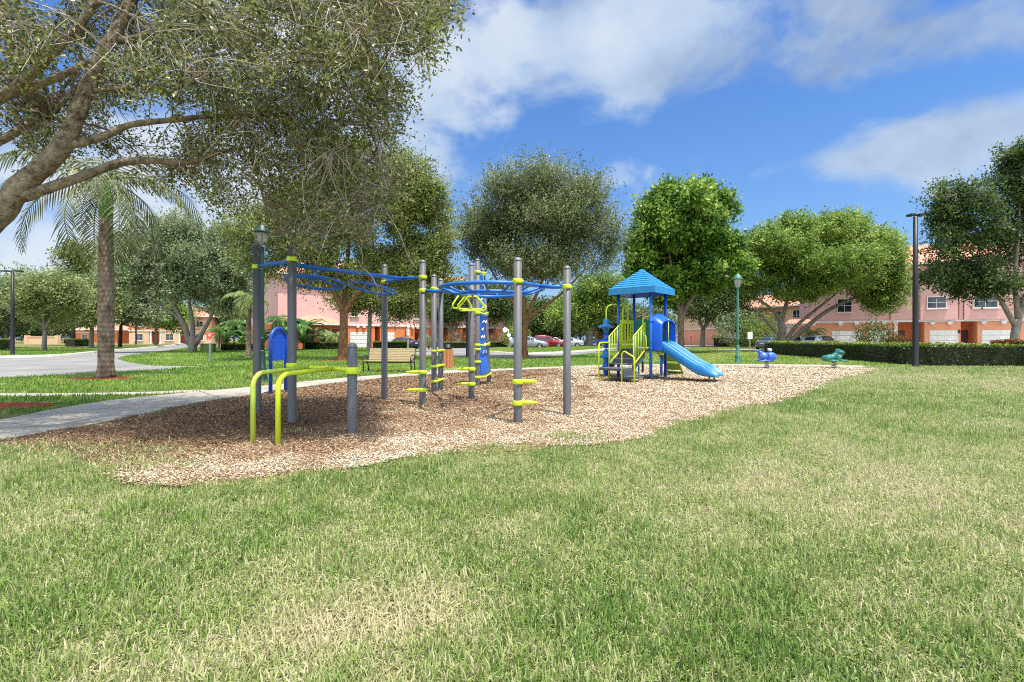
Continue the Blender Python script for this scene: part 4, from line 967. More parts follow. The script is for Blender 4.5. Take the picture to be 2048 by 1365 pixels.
# G
b, l = simple(384, 706, (386, 672), .36); Y = b[1]
tree('multi_stem_oak', 'grey green spreading oak with several pale stems left of the garden palms', b, [l, trunk_px(Y, [(380, 690), (368, 650), (345, 605), (320, 560)], [.26, .21, .16, .08]), trunk_px(Y, [(386, 680), (384, 640), (378, 600), (380, 540)], [.22, .18, .13, .07]), trunk_px(Y, [(390, 690), (408, 660), (425, 625), (440, 570)], [.22, .18, .14, .07]), trunk_px(Y, [(370, 652), (340, 622), (300, 600), (270, 570)], [.15, .12, .09, .05])],
     pxblobs(Y, [(330, 520, 85, 58), (420, 530, 75, 55), (475, 560, 52, 46), (275, 500, 52, 46), (380, 572, 105, 38), (345, 470, 62, 36), (440, 480, 50, 34), (270, 560, 55, 34), (470, 610, 40, 30)], .8), 3800, 15, .18, .5, 'silver', 'grey', 16, up=.05, spray=.8, spread=.2, gaps=.36, shell=.55)
# palm
M['royal'] = bark_mat('smooth_palm_trunk', lin(164, 148, 130), lin(74, 58, 44), scale=3.2, stretch=(1.6, 1.6, .8), bump=.5)
nr_ = M['royal'].node_tree; pb = next(n for n in nr_.nodes if n.type == 'BSDF_PRINCIPLED'); wv = N(nr_, 'ShaderNodeTexWave', wave_type='BANDS', bands_direction='Z'); wv.inputs['Scale'].default_value = 1.9; wv.inputs['Distortion'].default_value = 2.6; wv.inputs['Detail'].default_value = 3
nr_.links.new(pos_socket(nr_), wv.inputs['Vector']); bw = N(nr_, 'ShaderNodeBump'); bw.inputs['Strength'].default_value = .45; bw.inputs['Distance'].default_value = .02; nr_.links.new(wv.outputs['Fac'], bw.inputs['Height']); nr_.links.new(bw.outputs[0], pb.inputs['Normal'])
wm = N(nr_, 'ShaderNodeMixRGB', blend_type='MULTIPLY'); wm.inputs[0].default_value = .3; src = pb.inputs['Base Color'].links[0].from_socket; nr_.links.new(src, wm.inputs[1]); nr_.links.new(ramp(nr_, [(.0, (.45, .4, .36)), (.25, (1, 1, 1))], wv.outputs['Fac']), wm.inputs[2]); nr_.links.new(wm.outputs[0], pb.inputs['Base Color'])
M['shaft'] = mat('green_crownshaft', lin(96, 150, 52), lin(74, 122, 40), scale=4, rough=.45, stretch=(4, 4, .6))
M['rachis'] = mat('dull_green_rachis', lin(128, 134, 84), lin(104, 110, 66), scale=4, rough=.6)
def frond(mbq, o, yaw, pitch, ln, g, nl=34, curve=1.5, lw=.05, ll=.55, tl=None):
    """one feather leaf: curved rachis with drooping leaflets on both sides"""
    d = np.array([math.cos(yaw), math.sin(yaw), 0]); s = np.array([-d[1], d[0], 0]); p = np.array(o, float); pts = []; a = pitch; n = 14
    for i in range(n + 1):
        pts.append(p.copy()); p = p + (d * math.cos(a) + np.array([0, 0, math.sin(a)])) * ln / n; a -= curve / n * (1 + .4 * i / n)
    pts = np.array(pts); V = mbq['v']; Q = mbq['q']; T = mbq['t']
    for k in range(nl):
        t = .1 + .9 * k / nl; f = t * n; i = min(int(f), n - 1); c = pts[i] + (pts[i + 1] - pts[i]) * (f - i); ax = pts[i + 1] - pts[i]; ax /= np.linalg.norm(ax)
        L_ = ll * math.sin(math.pi * (.12 + .86 * t)) ** .6 * g.uniform(.8, 1.1)
        for sd in (-1, 1):
            v = s * sd * .8 + ax * .55 + np.array([0, 0, -.28 - .35 * g.random()]); v /= np.linalg.norm(v); v2 = v + np.array([0, 0, -.5]); v2 /= np.linalg.norm(v2)
            up_ = np.cross(v, ax); e = ax * lw * .5; q0 = len(V)
            m1 = c + v * L_ * .5; m2 = m1 + v2 * L_ * .5
            V.extend([c - e * .6, c + e * .6, m1 + e, m1 - e, m2 + e * .2, m2 - e * .2]); Q.extend([(q0, q0 + 1, q0 + 2, q0 + 3), (q0 + 3, q0 + 2, q0 + 4, q0 + 5)]); tt = g.uniform(.15, 1); T.extend([tt, tt])
    return pts
def palm(name, label, base, H, r, nf, ln, g, trunkm='royal', shaft=0, lf='palm', ll=.55, lw=.05, curve=1.6, group=None, bulge=True, pmin=-.35, pmax=1.2, lean=0):
    t = empty(name, label, 'palm', (*base, 0), 0, group); top = np.array([lean, 0, H])
    zz_ = np.linspace(0, H, 34); mb = MB()
    rad = [r * (1.35 - .35 * min(1, z / .5)) * (1 + (.12 * math.sin(math.pi * z / H) if bulge else 0)) * (1 - .12 * z / H) * (1.015 if i % 2 else 1) for i, z in enumerate(zz_)]
    mb.tube([(lean * (z / H) ** 2, 0, z - .05) for z in zz_], rad, 18); mb.build('trunk', M[trunkm], t)
    if shaft: MB().tube([(lean, 0, H - .1), (lean, 0, H + shaft * .3), (lean, 0, H + shaft * .8), (lean, 0, H + shaft)], [r * .9, r * .95, r * .6, r * .3], 14).build('crownshaft', M['shaft'], t)
    rch = MB(); q = dict(v=[], q=[], t=[])
    for i in range(nf):
        yaw = i * 2.39996 + g.uniform(-.2, .2); pt = pmin + (pmax - pmin) * ((i + .5) / nf)
        pts = frond(q, top + np.array([0, 0, shaft]), yaw, pt, ln * g.uniform(.85, 1.08), g, 36 if ln > 2 else 22, curve * g.uniform(.85, 1.15), lw, ll)
        rch.tube([tuple(p) for p in pts], np.linspace(.03 if ln > 2 else .018, .006, len(pts)), 5)
    rch.build('frond_stems', M['rachis'], t)
    np_mesh('fronds', np.array(q['v']), LF[lf], np.array(q['q']), np.array(q['t']), parent=t)
    return t
g = np.random.default_rng(3)
palm('royal_palm', 'royal palm with thick smooth grey trunk, its fronds under the near oak boughs', G(212, 755.5), 5.35, .205, 15, 3.9, g, shaft=1.2, lf='oldpalm', ll=.85, lw=.06, curve=1.9, pmin=-.5, pmax=1.0)
palm('tall_garden_palm', 'palm with slender brown trunk just left of the grey corner post', G(497, 716), 3.6, .17, 16, 1.9, g, 'royal', .3, ll=.5, lw=.06, curve=2.2, bulge=False)
for px, by, H, ln, lab in ((438, 700, 1.9, 1.9, 'leafy garden palm nearest the multi stem oak'), (468, 700.5, 2.6, 2.0, 'garden palm with dark trunk between the oak and the brown palm trunk'), (552, 703, 2.8, 2.0, 'garden palm behind the arched blue board'), (594, 702.5, 2.0, 1.9, 'garden palm behind the taller left grey post')):
    palm('garden_palm', lab, G(px, by), H, .13, 12, ln, g, 'royal', .3, 'garden', .5, .07, 1.9, 'palms in the garden bed', False)
for px, by, H, lab in ((641, 699, 1.9, 'small feathery palm before the orange wall, taller of the pair'), (668, 699.5, 1.4, 'low feathery palm beside the mossy oak trunk, shorter of the pair')):
    palm('small_palm', lab, G(px, by), H, .12, 18, 1.9, g, 'royal', .2, 'palm', .5, .05, 2.1, 'pair of small palms by the orange wall', False)
palm('small_palm', 'small palm by the porch of the pink townhouse behind the white car', (W(1625, 680, 46)[0], 46), 1.6, .13, 14, 1.7, g, 'royal', .2, 'palm', .45, .05, 2.0, None, False)

# street trees and others further off: (kind, label, base px, stem radius, crown masses px, leaf, bark)
def small_tree(name, label, px, by, rad, fork, blobs, lf, bk='grey', seed=1, n=900, leaf=None, group=None, up=.1, per=13, gaps=.34):
    b, l = simple(px, by, fork, rad); Y = b[1]; lim = [l]; gg = random.Random(seed)
    for bb in blobs[:3]: lim.append(trunk_px(Y, [fork, ((fork[0] + bb[0]) / 2 + gg.uniform(-6, 6), (fork[1] + bb[1]) / 2), (bb[0], bb[1])], [rad * .6, rad * .45, rad * .25]))
    return tree(name, label, b, lim, pxblobs(Y, blobs, .8), n, per, leaf or .0042 * Y, .5, lf, bk, seed, group, up=up, spray=.02 * Y, spread=.0045 * Y, gaps=gaps, twigs=Y < 60, r_limb=rad * .3, sub=4)
ST = 'street trees along the left road'
small_tree('street_tree', 'yellow green street tree with slim grey trunk, right of the dark pole at far left', 88, 703, .2, (90, 660), [(95, 615, 58, 42), (60, 595, 42, 36), (125, 590, 40, 30), (95, 570, 40, 22)], 'yellow', 'grey', 31, 1500, group=ST)
small_tree('street_tree', 'pale yellow green street tree just left of the royal palm trunk', 182, 697, .26, (184, 655), [(180, 620, 45, 40), (150, 600, 40, 36), (205, 590, 36, 32)], 'yellow', 'grey', 32, 1200, group=ST)
small_tree('street_tree', 'silvery street tree with several low limbs at the far left edge', 12, 697, .26, (14, 660), [(20, 600, 52, 44), (-30, 600, 60, 56), (30, 565, 40, 26), (-10, 640, 50, 24)], 'silver', 'grey', 33, 1500, group=ST)
small_tree('street_tree', 'dark trunked shady street tree behind the yellow green one', 146, 692.5, .36, (146, 655), [(140, 590, 62, 46), (180, 560, 50, 40), (110, 625, 56, 24), (160, 520, 40, 34)], 'oak', 'dark', 34, 1300, group=ST)
small_tree('street_tree', 'shady street tree seen right of the royal palm trunk', 240, 695, .24, (242, 650), [(250, 600, 52, 44), (285, 625, 40, 30), (235, 550, 42, 36), (270, 560, 40, 36)], 'silver', 'dark', 35, 1500, group=ST)
small_tree('street_tree', 'far street tree nearest the multi stem oak at its left', 312, 691, .24, (313, 655), [(312, 625, 44, 30), (345, 630, 34, 26), (290, 600, 40, 28)], 'fresh', 'grey', 36, 900, group=ST)
small_tree('thin_trunk_tree', 'slim trunked tree before the white garage door at bench left', 738, 704, .22, (740, 625), [(735, 590, 62, 36), (790, 605, 48, 40), (840, 600, 34, 26), (700, 595, 40, 30)], 'oak', 'grey', 37, 1500)
small_tree('forked_tree', 'pale forked tree in front of the orange entry columns behind the far pair of posts', 906, 694, .24, (906, 668), [(905, 618, 46, 36), (880, 600, 32, 28), (930, 610, 28, 30), (915, 585, 34, 20)], 'dark', 'pale', 38, 1000)
small_tree('forked_tree', 'leaning forked tree at the right end of the orange townhouse behind the climbing panel', 985, 692, .28, (988, 662), [(985, 618, 44, 34), (960, 590, 40, 26), (1005, 600, 34, 30)], 'dark', 'grey', 39, 1000)
small_tree('car_park_tree', 'wide trunked leafy tree at the end of the parked cars', 1178, 692, .6, (1180, 652), [(1160, 610, 56, 46), (1200, 625, 42, 36), (1135, 640, 42, 28), (1185, 580, 44, 30), (1225, 600, 40, 40)], 'fresh', 'grey', 40, 1700)
small_tree('car_park_tree', 'smaller trunked tree right of the wide trunked one beside the stacked discs', 1198, 690.5, .4, (1200, 660), [(1215, 630, 40, 28), (1235, 650, 26, 20), (1190, 640, 30, 18)], 'dark', 'grey', 41, 700)
small_tree('vase_tree', 'vase shaped shady tree to the right of the slide hood', 1405, 694, .38, (1406, 660), [(1430, 600, 52, 48), (1472, 585, 48, 52), (1395, 615, 40, 36), (1470, 640, 36, 22)], 'dark', 'grey', 42, 1500)
# far-off trees closing the view: copies of three kinds, all alike
FT = 'distant trees closing the view'
protos = [small_tree('distant_tree', 'hazy dark crowned tree far off closing the view between houses and road', 1080, 688, .4, (1080, 660), [(1080, 640, 40, 24), (1050, 650, 30, 18), (1110, 648, 30, 20), (1085, 622, 26, 16)], 'dark', 'dark', 50, 800, group=FT, leaf=.5),
          small_tree('distant_tree', 'hazy dark crowned tree far off closing the view between houses and road', 1120, 687.5, .4, (1120, 660), [(1125, 640, 34, 26), (1150, 650, 28, 18), (1100, 645, 28, 22)], 'olive', 'dark', 51, 800, group=FT, leaf=.5)]
gg = random.Random(9)
for i, (px, Y) in enumerate([(1000, 140), (1030, 125), (1065, 160), (1145, 140), (1200, 150), (1240, 120), (1280, 140), (1325, 125), (1420, 150), (1470, 130), (1520, 120), (560, 120), (500, 130), (455, 120), (420, 150), (350, 145), (300, 160), (255, 150), (210, 145), (160, 130), (110, 140), (60, 130), (10, 120), (-60, 130), (640, 130), (720, 140), (800, 130), (880, 140), (950, 130)]):
    c = copy_tree(protos[i % 2]); c.location = ((px - 1024) * Y / F, Y, 0); c.rotation_euler = (0, 0, gg.uniform(0, 6.28)); s_ = gg.uniform(.85, 1.25); c.scale = (s_ * 1.1, s_ * 1.1, s_)

# ------------------------------------------------------------------ hedges and shrubs
M['hedgecore'] = mat('hedge_stems', lin(62, 58, 40), lin(38, 40, 26), scale=9, rough=1, bump=.8, bscale=20)
def hedge(name, label, line, wd, H, n, leaf, lf, seed, group=None, cat='hedge', side=1, core=True):
    """clipped hedge along a ground line; leaves crowd the top and both faces"""
    g = np.random.default_rng(seed); P_ = np.array(line, float); sg = np.linalg.norm(np.diff(P_, axis=0), axis=1); cum = np.concatenate([[0], np.cumsum(sg)])
    c0 = P_[0]; t = empty(name, label, cat, (c0[0], c0[1], 0), 0, group); off = np.array([c0[0], c0[1], 0])
    s = g.random(n) * cum[-1]; i = np.clip(np.searchsorted(cum, s) - 1, 0, len(sg) - 1); u = (s - cum[i]) / sg[i]; ex = wd * .5 / sg[i]; u = u * (1 + ex * ((i < len(sg) - 1) * 1. + (i > 0))) - ex * (i > 0)
    d = (P_[i + 1] - P_[i]) / sg[i][:, None]; nr = np.stack([-d[:, 1], d[:, 0]], 1); pc = P_[i] + d * (u * sg[i])[:, None]
    f = g.random(n); face = np.where(f < .42, 0, np.where(f < .78, 1, 2)); a = g.random(n)
    lat = np.where(face == 0, g.uniform(-.5, .5, n), np.where(face == 1, .5, -.5)) * wd; z = np.where(face == 0, H, H * (1 - (1 - a) ** 1.0 * .97))
    lump = (vnoise(pc[:, 0] + lat, pc[:, 1] + z, .55, seed) - .5) * .26
    inn = -np.abs(g.normal(size=n)) * .07 + lump
    lat = lat + np.where(face == 1, inn, np.where(face == 2, -inn, 0)); z = z + np.where(face == 0, inn, 0)
    C = np.stack([pc[:, 0] + nr[:, 0] * lat, pc[:, 1] + nr[:, 1] * lat, z], 1)
    out = np.stack([nr[:, 0] * np.sign(lat) * (face > 0), nr[:, 1] * np.sign(lat) * (face > 0), (face == 0) * 1. + .3], 1)
    A_ = g.normal(size=C.shape) + np.array([0, 0, .4]); sz = leaf * (.6 + .8 * g.random(n))
    V, Q = leaf_quads(C - off, A_, out + g.normal(size=C.shape) * .55, sz, sz * .6)
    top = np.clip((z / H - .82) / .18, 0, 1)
    T = np.clip(.02 + .5 * g.random(n) + .5 * top, 0, 1)          # yellower towards the clipped top: sunlight put into the leaf colour
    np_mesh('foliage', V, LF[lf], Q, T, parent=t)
    if core:
        mb = MB()
        for a_, b_ in zip(P_[:-1], P_[1:]):
            d_ = b_ - a_; L_ = np.hypot(*d_); m = (a_ + b_) / 2 - c0; mb.box((m[0], m[1], H * .45), (L_ + (0 if len(P_) == 2 else wd * .5), wd * .68, H * .84), math.atan2(d_[1], d_[0]))
        mb.build('stems', M['hedgecore'], t)
    return t
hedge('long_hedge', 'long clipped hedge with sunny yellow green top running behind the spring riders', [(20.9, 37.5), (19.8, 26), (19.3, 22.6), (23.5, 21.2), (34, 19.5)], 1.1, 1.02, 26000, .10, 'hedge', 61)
HG = 'low clipped garden hedges at left'
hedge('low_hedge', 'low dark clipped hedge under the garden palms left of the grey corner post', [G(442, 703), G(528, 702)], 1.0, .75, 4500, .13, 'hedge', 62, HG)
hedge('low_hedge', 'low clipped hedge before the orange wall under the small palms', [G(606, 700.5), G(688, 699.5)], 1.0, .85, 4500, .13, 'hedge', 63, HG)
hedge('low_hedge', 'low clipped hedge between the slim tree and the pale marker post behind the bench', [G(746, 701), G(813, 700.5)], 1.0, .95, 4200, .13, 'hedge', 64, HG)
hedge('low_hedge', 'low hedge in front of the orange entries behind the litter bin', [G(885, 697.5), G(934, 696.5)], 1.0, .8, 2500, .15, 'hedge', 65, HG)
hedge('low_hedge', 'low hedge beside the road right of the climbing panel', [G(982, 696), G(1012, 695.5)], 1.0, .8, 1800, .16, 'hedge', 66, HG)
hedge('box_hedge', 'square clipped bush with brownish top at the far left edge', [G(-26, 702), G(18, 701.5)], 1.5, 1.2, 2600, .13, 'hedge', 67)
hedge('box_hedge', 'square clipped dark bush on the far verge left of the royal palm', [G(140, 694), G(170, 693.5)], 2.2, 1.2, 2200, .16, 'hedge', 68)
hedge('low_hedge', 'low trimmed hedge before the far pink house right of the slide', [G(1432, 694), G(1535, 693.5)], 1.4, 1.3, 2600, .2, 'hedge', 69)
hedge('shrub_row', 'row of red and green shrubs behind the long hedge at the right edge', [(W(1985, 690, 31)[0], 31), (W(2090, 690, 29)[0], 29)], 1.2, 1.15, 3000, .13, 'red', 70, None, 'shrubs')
def shrub(name, label, c, r, hz, n, leaf, lf, seed, group=None):
    g = np.random.default_rng(seed); t = empty(name, label, 'shrub', (c[0], c[1], 0), 0, group)
    v = unit(g.normal(size=(n, 3))); rr_ = .45 + .6 * g.random(n) ** .6; C = np.stack([v[:, 0] * r * rr_, v[:, 1] * r * rr_, hz * .55 + v[:, 2] * hz * .5 * rr_], 1); C[:, 2] = np.maximum(C[:, 2], .05)
    k = vnoise(C[:, 0] + C[:, 1], C[:, 2], r * .35, seed) > .3; C = C[k]; v = v[k]
    V, Q, T = sprays(C, unit(v + np.array([0, 0, .5])), 8, leaf * 2.5, leaf, leaf, .55, 0, seed)
    np_mesh('foliage', V, LF[lf], Q, T, parent=t); mb = MB()
    for _ in range(9):
        a = g.uniform(0, 6.28); mb.tube([(0, 0, 0), (.3 * r * math.cos(a), .3 * r * math.sin(a), hz * .35), (.7 * r * math.cos(a), .7 * r * math.sin(a), hz * .8)], [.04, .025, .01], 5)
    mb.build('stems', BK['dark'], t); return t
shrub('leafy_shrub', 'leafy magnolia-like shrub in front of the garage behind the hedge', W(1750, 690, 42)[:2], 1.35, 2.3, 420, .17, 'dark', 81)
shrub('red_shrub', 'red leaved shrub behind the hedge beside the leafy one', W(1797, 690, 41)[:2], .9, 1.3, 260, .14, 'red', 82)
shrub('large_shrub', 'pinkish green large shrub left of the white blank sign', W(1478, 690, 62)[:2], 2.6, 4.4, 420, .26, 'silver', 83)
shrub('large_shrub', 'green large shrub between blank sign and spreading tree', W(1525, 690, 60)[:2], 2.3, 3.9, 420, .25, 'fresh', 84)
shrub('red_shrub', 'dark red shrub mound before the orange entries', W(922, 690, 64)[:2], 2.0, 1.7, 300, .2, 'red', 85)
shrub('red_shrub', 'dark red shrub by the round white discs', W(988, 690, 66)[:2], 2.4, 1.6, 300, .2, 'red', 86)
shrub('round_bush', 'bright green bush beside the round white discs at the road', W(1032, 690, 63)[:2], 1.6, 2.6, 300, .2, 'fresh', 87)
shrub('flower_bush', 'pale green flowering bush right of the marker post', W(858, 690, 55)[:2], .9, 1.3, 240, .14, 'silver', 88)
# big-leaved garden plants in the shade
def banana(label, px, by, H, n, g, lf='garden'):
    x, y = G(px, by); t = empty('broad_leaf_plant', label, 'plant', (x, y, 0), 0, 'broad leaved plants in the garden bed'); V = []; Q = []; T = []
    for i in range(n):
        yaw = i * 2.4; p = np.array([.15 * math.cos(yaw), .15 * math.sin(yaw), H * g.uniform(.15, .55)]); d = np.array([math.cos(yaw), math.sin(yaw), 0]); s = np.array([-d[1], d[0], 0]); a = g.uniform(.7, 1.3); ln = H * g.uniform(.45, .75); m = 8; q0 = len(V); tt = g.uniform(.1, .9)
        for k in range(m + 1):
            f = k / m; w_ = .30 * ln * .5 * math.sin(math.pi * min(1, .08 + f * .92)) ** .7 + .01
            V += [p - s * w_ + np.array([0, 0, .25 * w_]), p.copy(), p + s * w_ + np.array([0, 0, .25 * w_])]; p = p + (d * math.cos(a) + np.array([0, 0, math.sin(a)])) * ln / m; a -= 1.7 / m
        for k in range(m): Q += [(q0 + 3*k, q0 + 3*k + 1, q0 + 3*k + 4, q0 + 3*k + 3), (q0 + 3*k + 1, q0 + 3*k + 2, q0 + 3*k + 5, q0 + 3*k + 4)]; T += [tt, tt]
    np_mesh('leaves', np.array(V), LF[lf], np.array(Q), np.array(T), parent=t, smooth=True)
    MB().tube([(0, 0, 0), (0, 0, H * .6)], [.12, .06], 8).build('stem', M['shaft'], t)
g = np.random.default_rng(8)
banana('broad leaved plant right behind the arched blue board', 566, 702, 3.6, 16, g); banana('broad leaved plant left of the arched blue board', 524, 701.5, 3.0, 16, g)
banana('tallest broad leaved plant beside the taller left post', 608, 701, 4.4, 18, g); banana('broad leaved plant in the shade left of the brown palm trunk', 484, 701, 2.8, 16, g)
# ------------------------------------------------------------------ ground, roads, paths
def sheet(name, poly, z, m, k='structure', label=None):
    bm = bmesh.new(); vs = [bm.verts.new((x, y, z)) for x, y in poly]; f = bm.faces.new(vs)
    if f.normal.z < 0: f.normal_flip()
    bmesh.ops.triangulate(bm, faces=[f]); bm.normal_update()
    for f in bm.faces:
        if f.normal.z < 0: f.normal_flip()
    me = bpy.data.meshes.new(name); bm.to_mesh(me); bm.free(); me.materials.append(m); o = bpy.data.objects.new(name, me); COL.objects.link(o); kind(o, k, label); return o
def gpx(l): return [G(*p) for p in l]
m_, nt2 = new_mat('lawn_turf'); M['turf'] = m_
out = N(nt2, 'ShaderNodeOutputMaterial'); bs = N(nt2, 'ShaderNodeBsdfPrincipled'); nt2.links.new(bs.outputs[0], out.inputs[0]); bs.inputs['Roughness'].default_value = 1; bs.inputs['Specular IOR Level'].default_value = .1
co = pos_socket(nt2); ta = N(nt2, 'ShaderNodeTexNoise'); ta.inputs['Scale'].default_value = .35; ta.inputs['Detail'].default_value = 7; tb2 = N(nt2, 'ShaderNodeTexNoise'); tb2.inputs['Scale'].default_value = 30; tb2.inputs['Detail'].default_value = 6
nt2.links.new(co, ta.inputs['Vector']); nt2.links.new(co, tb2.inputs['Vector'])
mxn = N(nt2, 'ShaderNodeMixRGB'); mxn.inputs[0].default_value = .6; nt2.links.new(ta.outputs['Fac'], mxn.inputs[1]); nt2.links.new(tb2.outputs['Fac'], mxn.inputs[2])
nt2.links.new(ramp(nt2, [(.32, lin(84, 96, 48)), (.5, lin(112, 114, 68)), (.68, lin(150, 138, 98))], mxn.outputs[0]), bs.inputs['Base Color'])
bp2 = N(nt2, 'ShaderNodeBump'); bp2.inputs['Strength'].default_value = 1; bp2.inputs['Distance'].default_value = .03; nt2.links.new(tb2.outputs['Fac'], bp2.inputs['Height']); nt2.links.new(bp2.outputs[0], bs.inputs['Normal'])
sheet('ground', [(-900, -200), (900, -200), (900, 1400), (-900, 1400)], 0, M['turf'])
# the bark bed
edge_near = [(-140, 905), (0, 893), (90, 905), (190, 928), (285, 966), (400, 976), (500, 966), (650, 946), (850, 911), (1000, 905), (1150, 894), (1270, 880), (1350, 851), (1450, 826), (1590, 797), (1640, 768), (1720, 750), (1752, 739)]
low_edge = [(-160, 925), (0, 885), (94, 869), (234, 844), (312, 826), (422, 804), (500, 794), (640, 772), (760, 759), (900, 748.5), (1000, 743.5), (1200, 735.5), (1400, 733), (1560, 733.5), (1680, 735.5), (1720, 736.5)]
up_edge = [(-160, 862), (0, 844), (125, 819), (290, 794), (406, 785), (500, 777), (640, 762.5), (752, 753), (900, 743.2), (1000, 739.5), (1200, 732.3), (1400, 730), (1560, 730.5), (1680, 732.3), (1735, 733.5)]
bed = smoothpoly(gpx(edge_near), 5) + gpx(low_edge)[::-1][:-1] + [G(0, 889)]
sheet('bark_bed', bed, .008, M['tanbark'])
# concrete path of separate slabs
le, ue = smoothpoly(gpx(low_edge), 12), smoothpoly(gpx(up_edge), 12)
def resample(l, n):
    P_ = np.array(l); c = np.concatenate([[0], np.cumsum(np.linalg.norm(np.diff(P_, axis=0), axis=1))]); t = np.linspace(0, c[-1], n); return np.stack([np.interp(t, c, P_[:, 0]), np.interp(t, c, P_[:, 1])], 1)
# pair both edges by the fraction of image columns so joints run straight across
xs_ = np.linspace(0, 1, 200)
def byx(l):
    P_ = np.array(l); px = P_[:, 0] / P_[:, 1]; o = np.argsort(px); return lambda q: np.array([np.interp(q, px[o], P_[o, 0]), np.interp(q, px[o], P_[o, 1])])
fl, fu = byx(le), byx(ue)
LO, UP = resample(le, 900), resample(ue, 900); cl_ = np.concatenate([[0], np.cumsum(np.linalg.norm(np.diff(LO, axis=0), axis=1))])
near_ = np.maximum.accumulate(((LO[:, None] - UP[None]) ** 2).sum(2).argmin(1)); near_[-1] = 899
js = [int(np.searchsorted(cl_, s_)) for s_ in np.arange(0, cl_[-1], 1.65)] + [899]
pm = MB()
for a_, b_ in zip(js[:-1], js[1:]):
    if b_ - a_ < 8: continue
    ts = np.linspace(a_, b_, 5).astype(int); lo = [LO[t].copy() for t in ts]; up = [UP[near_[t]].copy() for t in ts]
    if np.linalg.norm(up[-1] - up[0]) < .2: continue
    d0 = (lo[1] - lo[0]); d0 /= np.linalg.norm(d0); lo[0] = lo[0] + d0 * .03; up[0] = up[0] + d0 * .03
    poly = [tuple(p) for p in lo] + [tuple(p) for p in up[::-1]]
    pm.prism(poly, -.06, .035)
kind(pm.build('path', M['concrete']), 'structure')
sheet('path_pad', gpx([(845, 745.5), (884, 736.5), (932, 736.5), (962, 741), (905, 743.6)]), .03, M['concrete'])
sheet('side_path', gpx([(-90, 787), (0, 788), (130, 788.2), (290, 785.4), (400, 780.5), (430, 782.5), (290, 790.5), (130, 793), (0, 793.8), (-90, 794)]), .012, M['concrete'])
sheet('side_path', gpx([(-90, 763), (14, 768.5), (22, 770), (10, 771.5), (-90, 775)]), .012, M['concrete'])
# left road with its junction, and the road behind the bench
road = gpx([(-330, 728), (-150, 720.5), (0, 716.5), (130, 712.3), (210, 704.3), (330, 693.6), (365, 688.8), (400, 686.6), (440, 685.4), (470, 686.4), (430, 688.8), (398, 692), (372, 697), (330, 703), (280, 709), (248, 714), (236, 719), (258, 726), (305, 732), (387, 733.4), (480, 729.5), (480, 731), (387, 735), (305, 742), (194, 747.5), (0, 757.5), (-200, 768), (-500, 785)])
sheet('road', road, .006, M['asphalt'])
road2 = gpx([(812, 702), (830, 711), (900, 716.2), (981, 717.6), (1045, 716.6), (1150, 711.6), (1200, 706.6), (1260, 702), (1330, 698), (1420, 693.2), (1500, 690.5), (1600, 688), (1700, 687), (1700, 684.6), (1500, 685), (1400, 685.6), (1200, 688), (1100, 689), (1010, 692), (960, 694.5), (900, 696.7), (850, 698.2)])
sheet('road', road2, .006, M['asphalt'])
u0 = np.array([34.6, 54.0]); ud = np.array([.894, -.447]); vd = np.array([.447, .894])
def RU(u, v): p = u0 + ud * u + vd * v; return (float(p[0]), float(p[1]))
sheet('driveway', [RU(-8, -.05), RU(30, -.05), RU(30, -5), RU(-8, -5)], .006, M['concrete'])
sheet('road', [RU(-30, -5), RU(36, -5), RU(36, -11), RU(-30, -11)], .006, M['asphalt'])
def kerb(name, line, wd=.32, H=.13):
    P_ = np.array(smoothpoly(line, 4)); t = np.gradient(P_, axis=0); t /= np.linalg.norm(t, axis=1)[:, None]; nr = np.stack([-t[:, 1], t[:, 0]], 1); mb = MB(); n = len(P_)
    for p, q_ in zip(P_, nr):
        a, b = p + q_ * wd / 2, p - q_ * wd / 2; mb.v += [(a[0], a[1], 0), (a[0] - q_[0] * .02, a[1] - q_[1] * .02, H), (b[0] + q_[0] * .05, b[1] + q_[1] * .05, H), (b[0], b[1], 0)]
    for i in range(n - 1):
        for k_ in range(4): l = (k_ + 1) % 4; mb.f.append((i*4 + k_, (i+1)*4 + k_, (i+1)*4 + l, i*4 + l)); mb.sm.append(False)
    mb.f += [(0, 1, 2, 3), ((n-1)*4 + 3, (n-1)*4 + 2, (n-1)*4 + 1, (n-1)*4)]; mb.sm += [False, False]
    return kind(mb.build(name, M['kerb']), 'structure')
kerb('kerb', gpx([(-330, 728), (-150, 720.5), (0, 716.5), (130, 712.3), (210, 704.3), (330, 693.6), (365, 688.8)]), .5, .15)
isl = gpx([(960, 703), (985, 705.6), (1040, 709.2), (1100, 707.4), (1150, 704.6), (1210, 699.6), (1270, 695.6), (1262, 694.6), (1200, 695), (1100, 696.2), (1000, 697.5), (968, 700)])
sheet('island_lawn', isl, .11, M['turf'])
kerb('kerb', isl + [isl[0]], .5, .13)
kerb('kerb', gpx([(850, 698), (900, 696.7), (960, 694.6), (1010, 692.2)]), .4, .14)
sheet('pavement', gpx([(306, 717), (316, 711), (344, 707), (372, 705), (384, 706), (356, 709), (338, 712.5), (346, 717), (362, 720), (330, 719.5)]), .012, M['concrete'])
sheet('pavement', gpx([(1478, 706.3), (1545, 704.6), (1545, 706), (1478, 708)]), .012, M['concrete'])
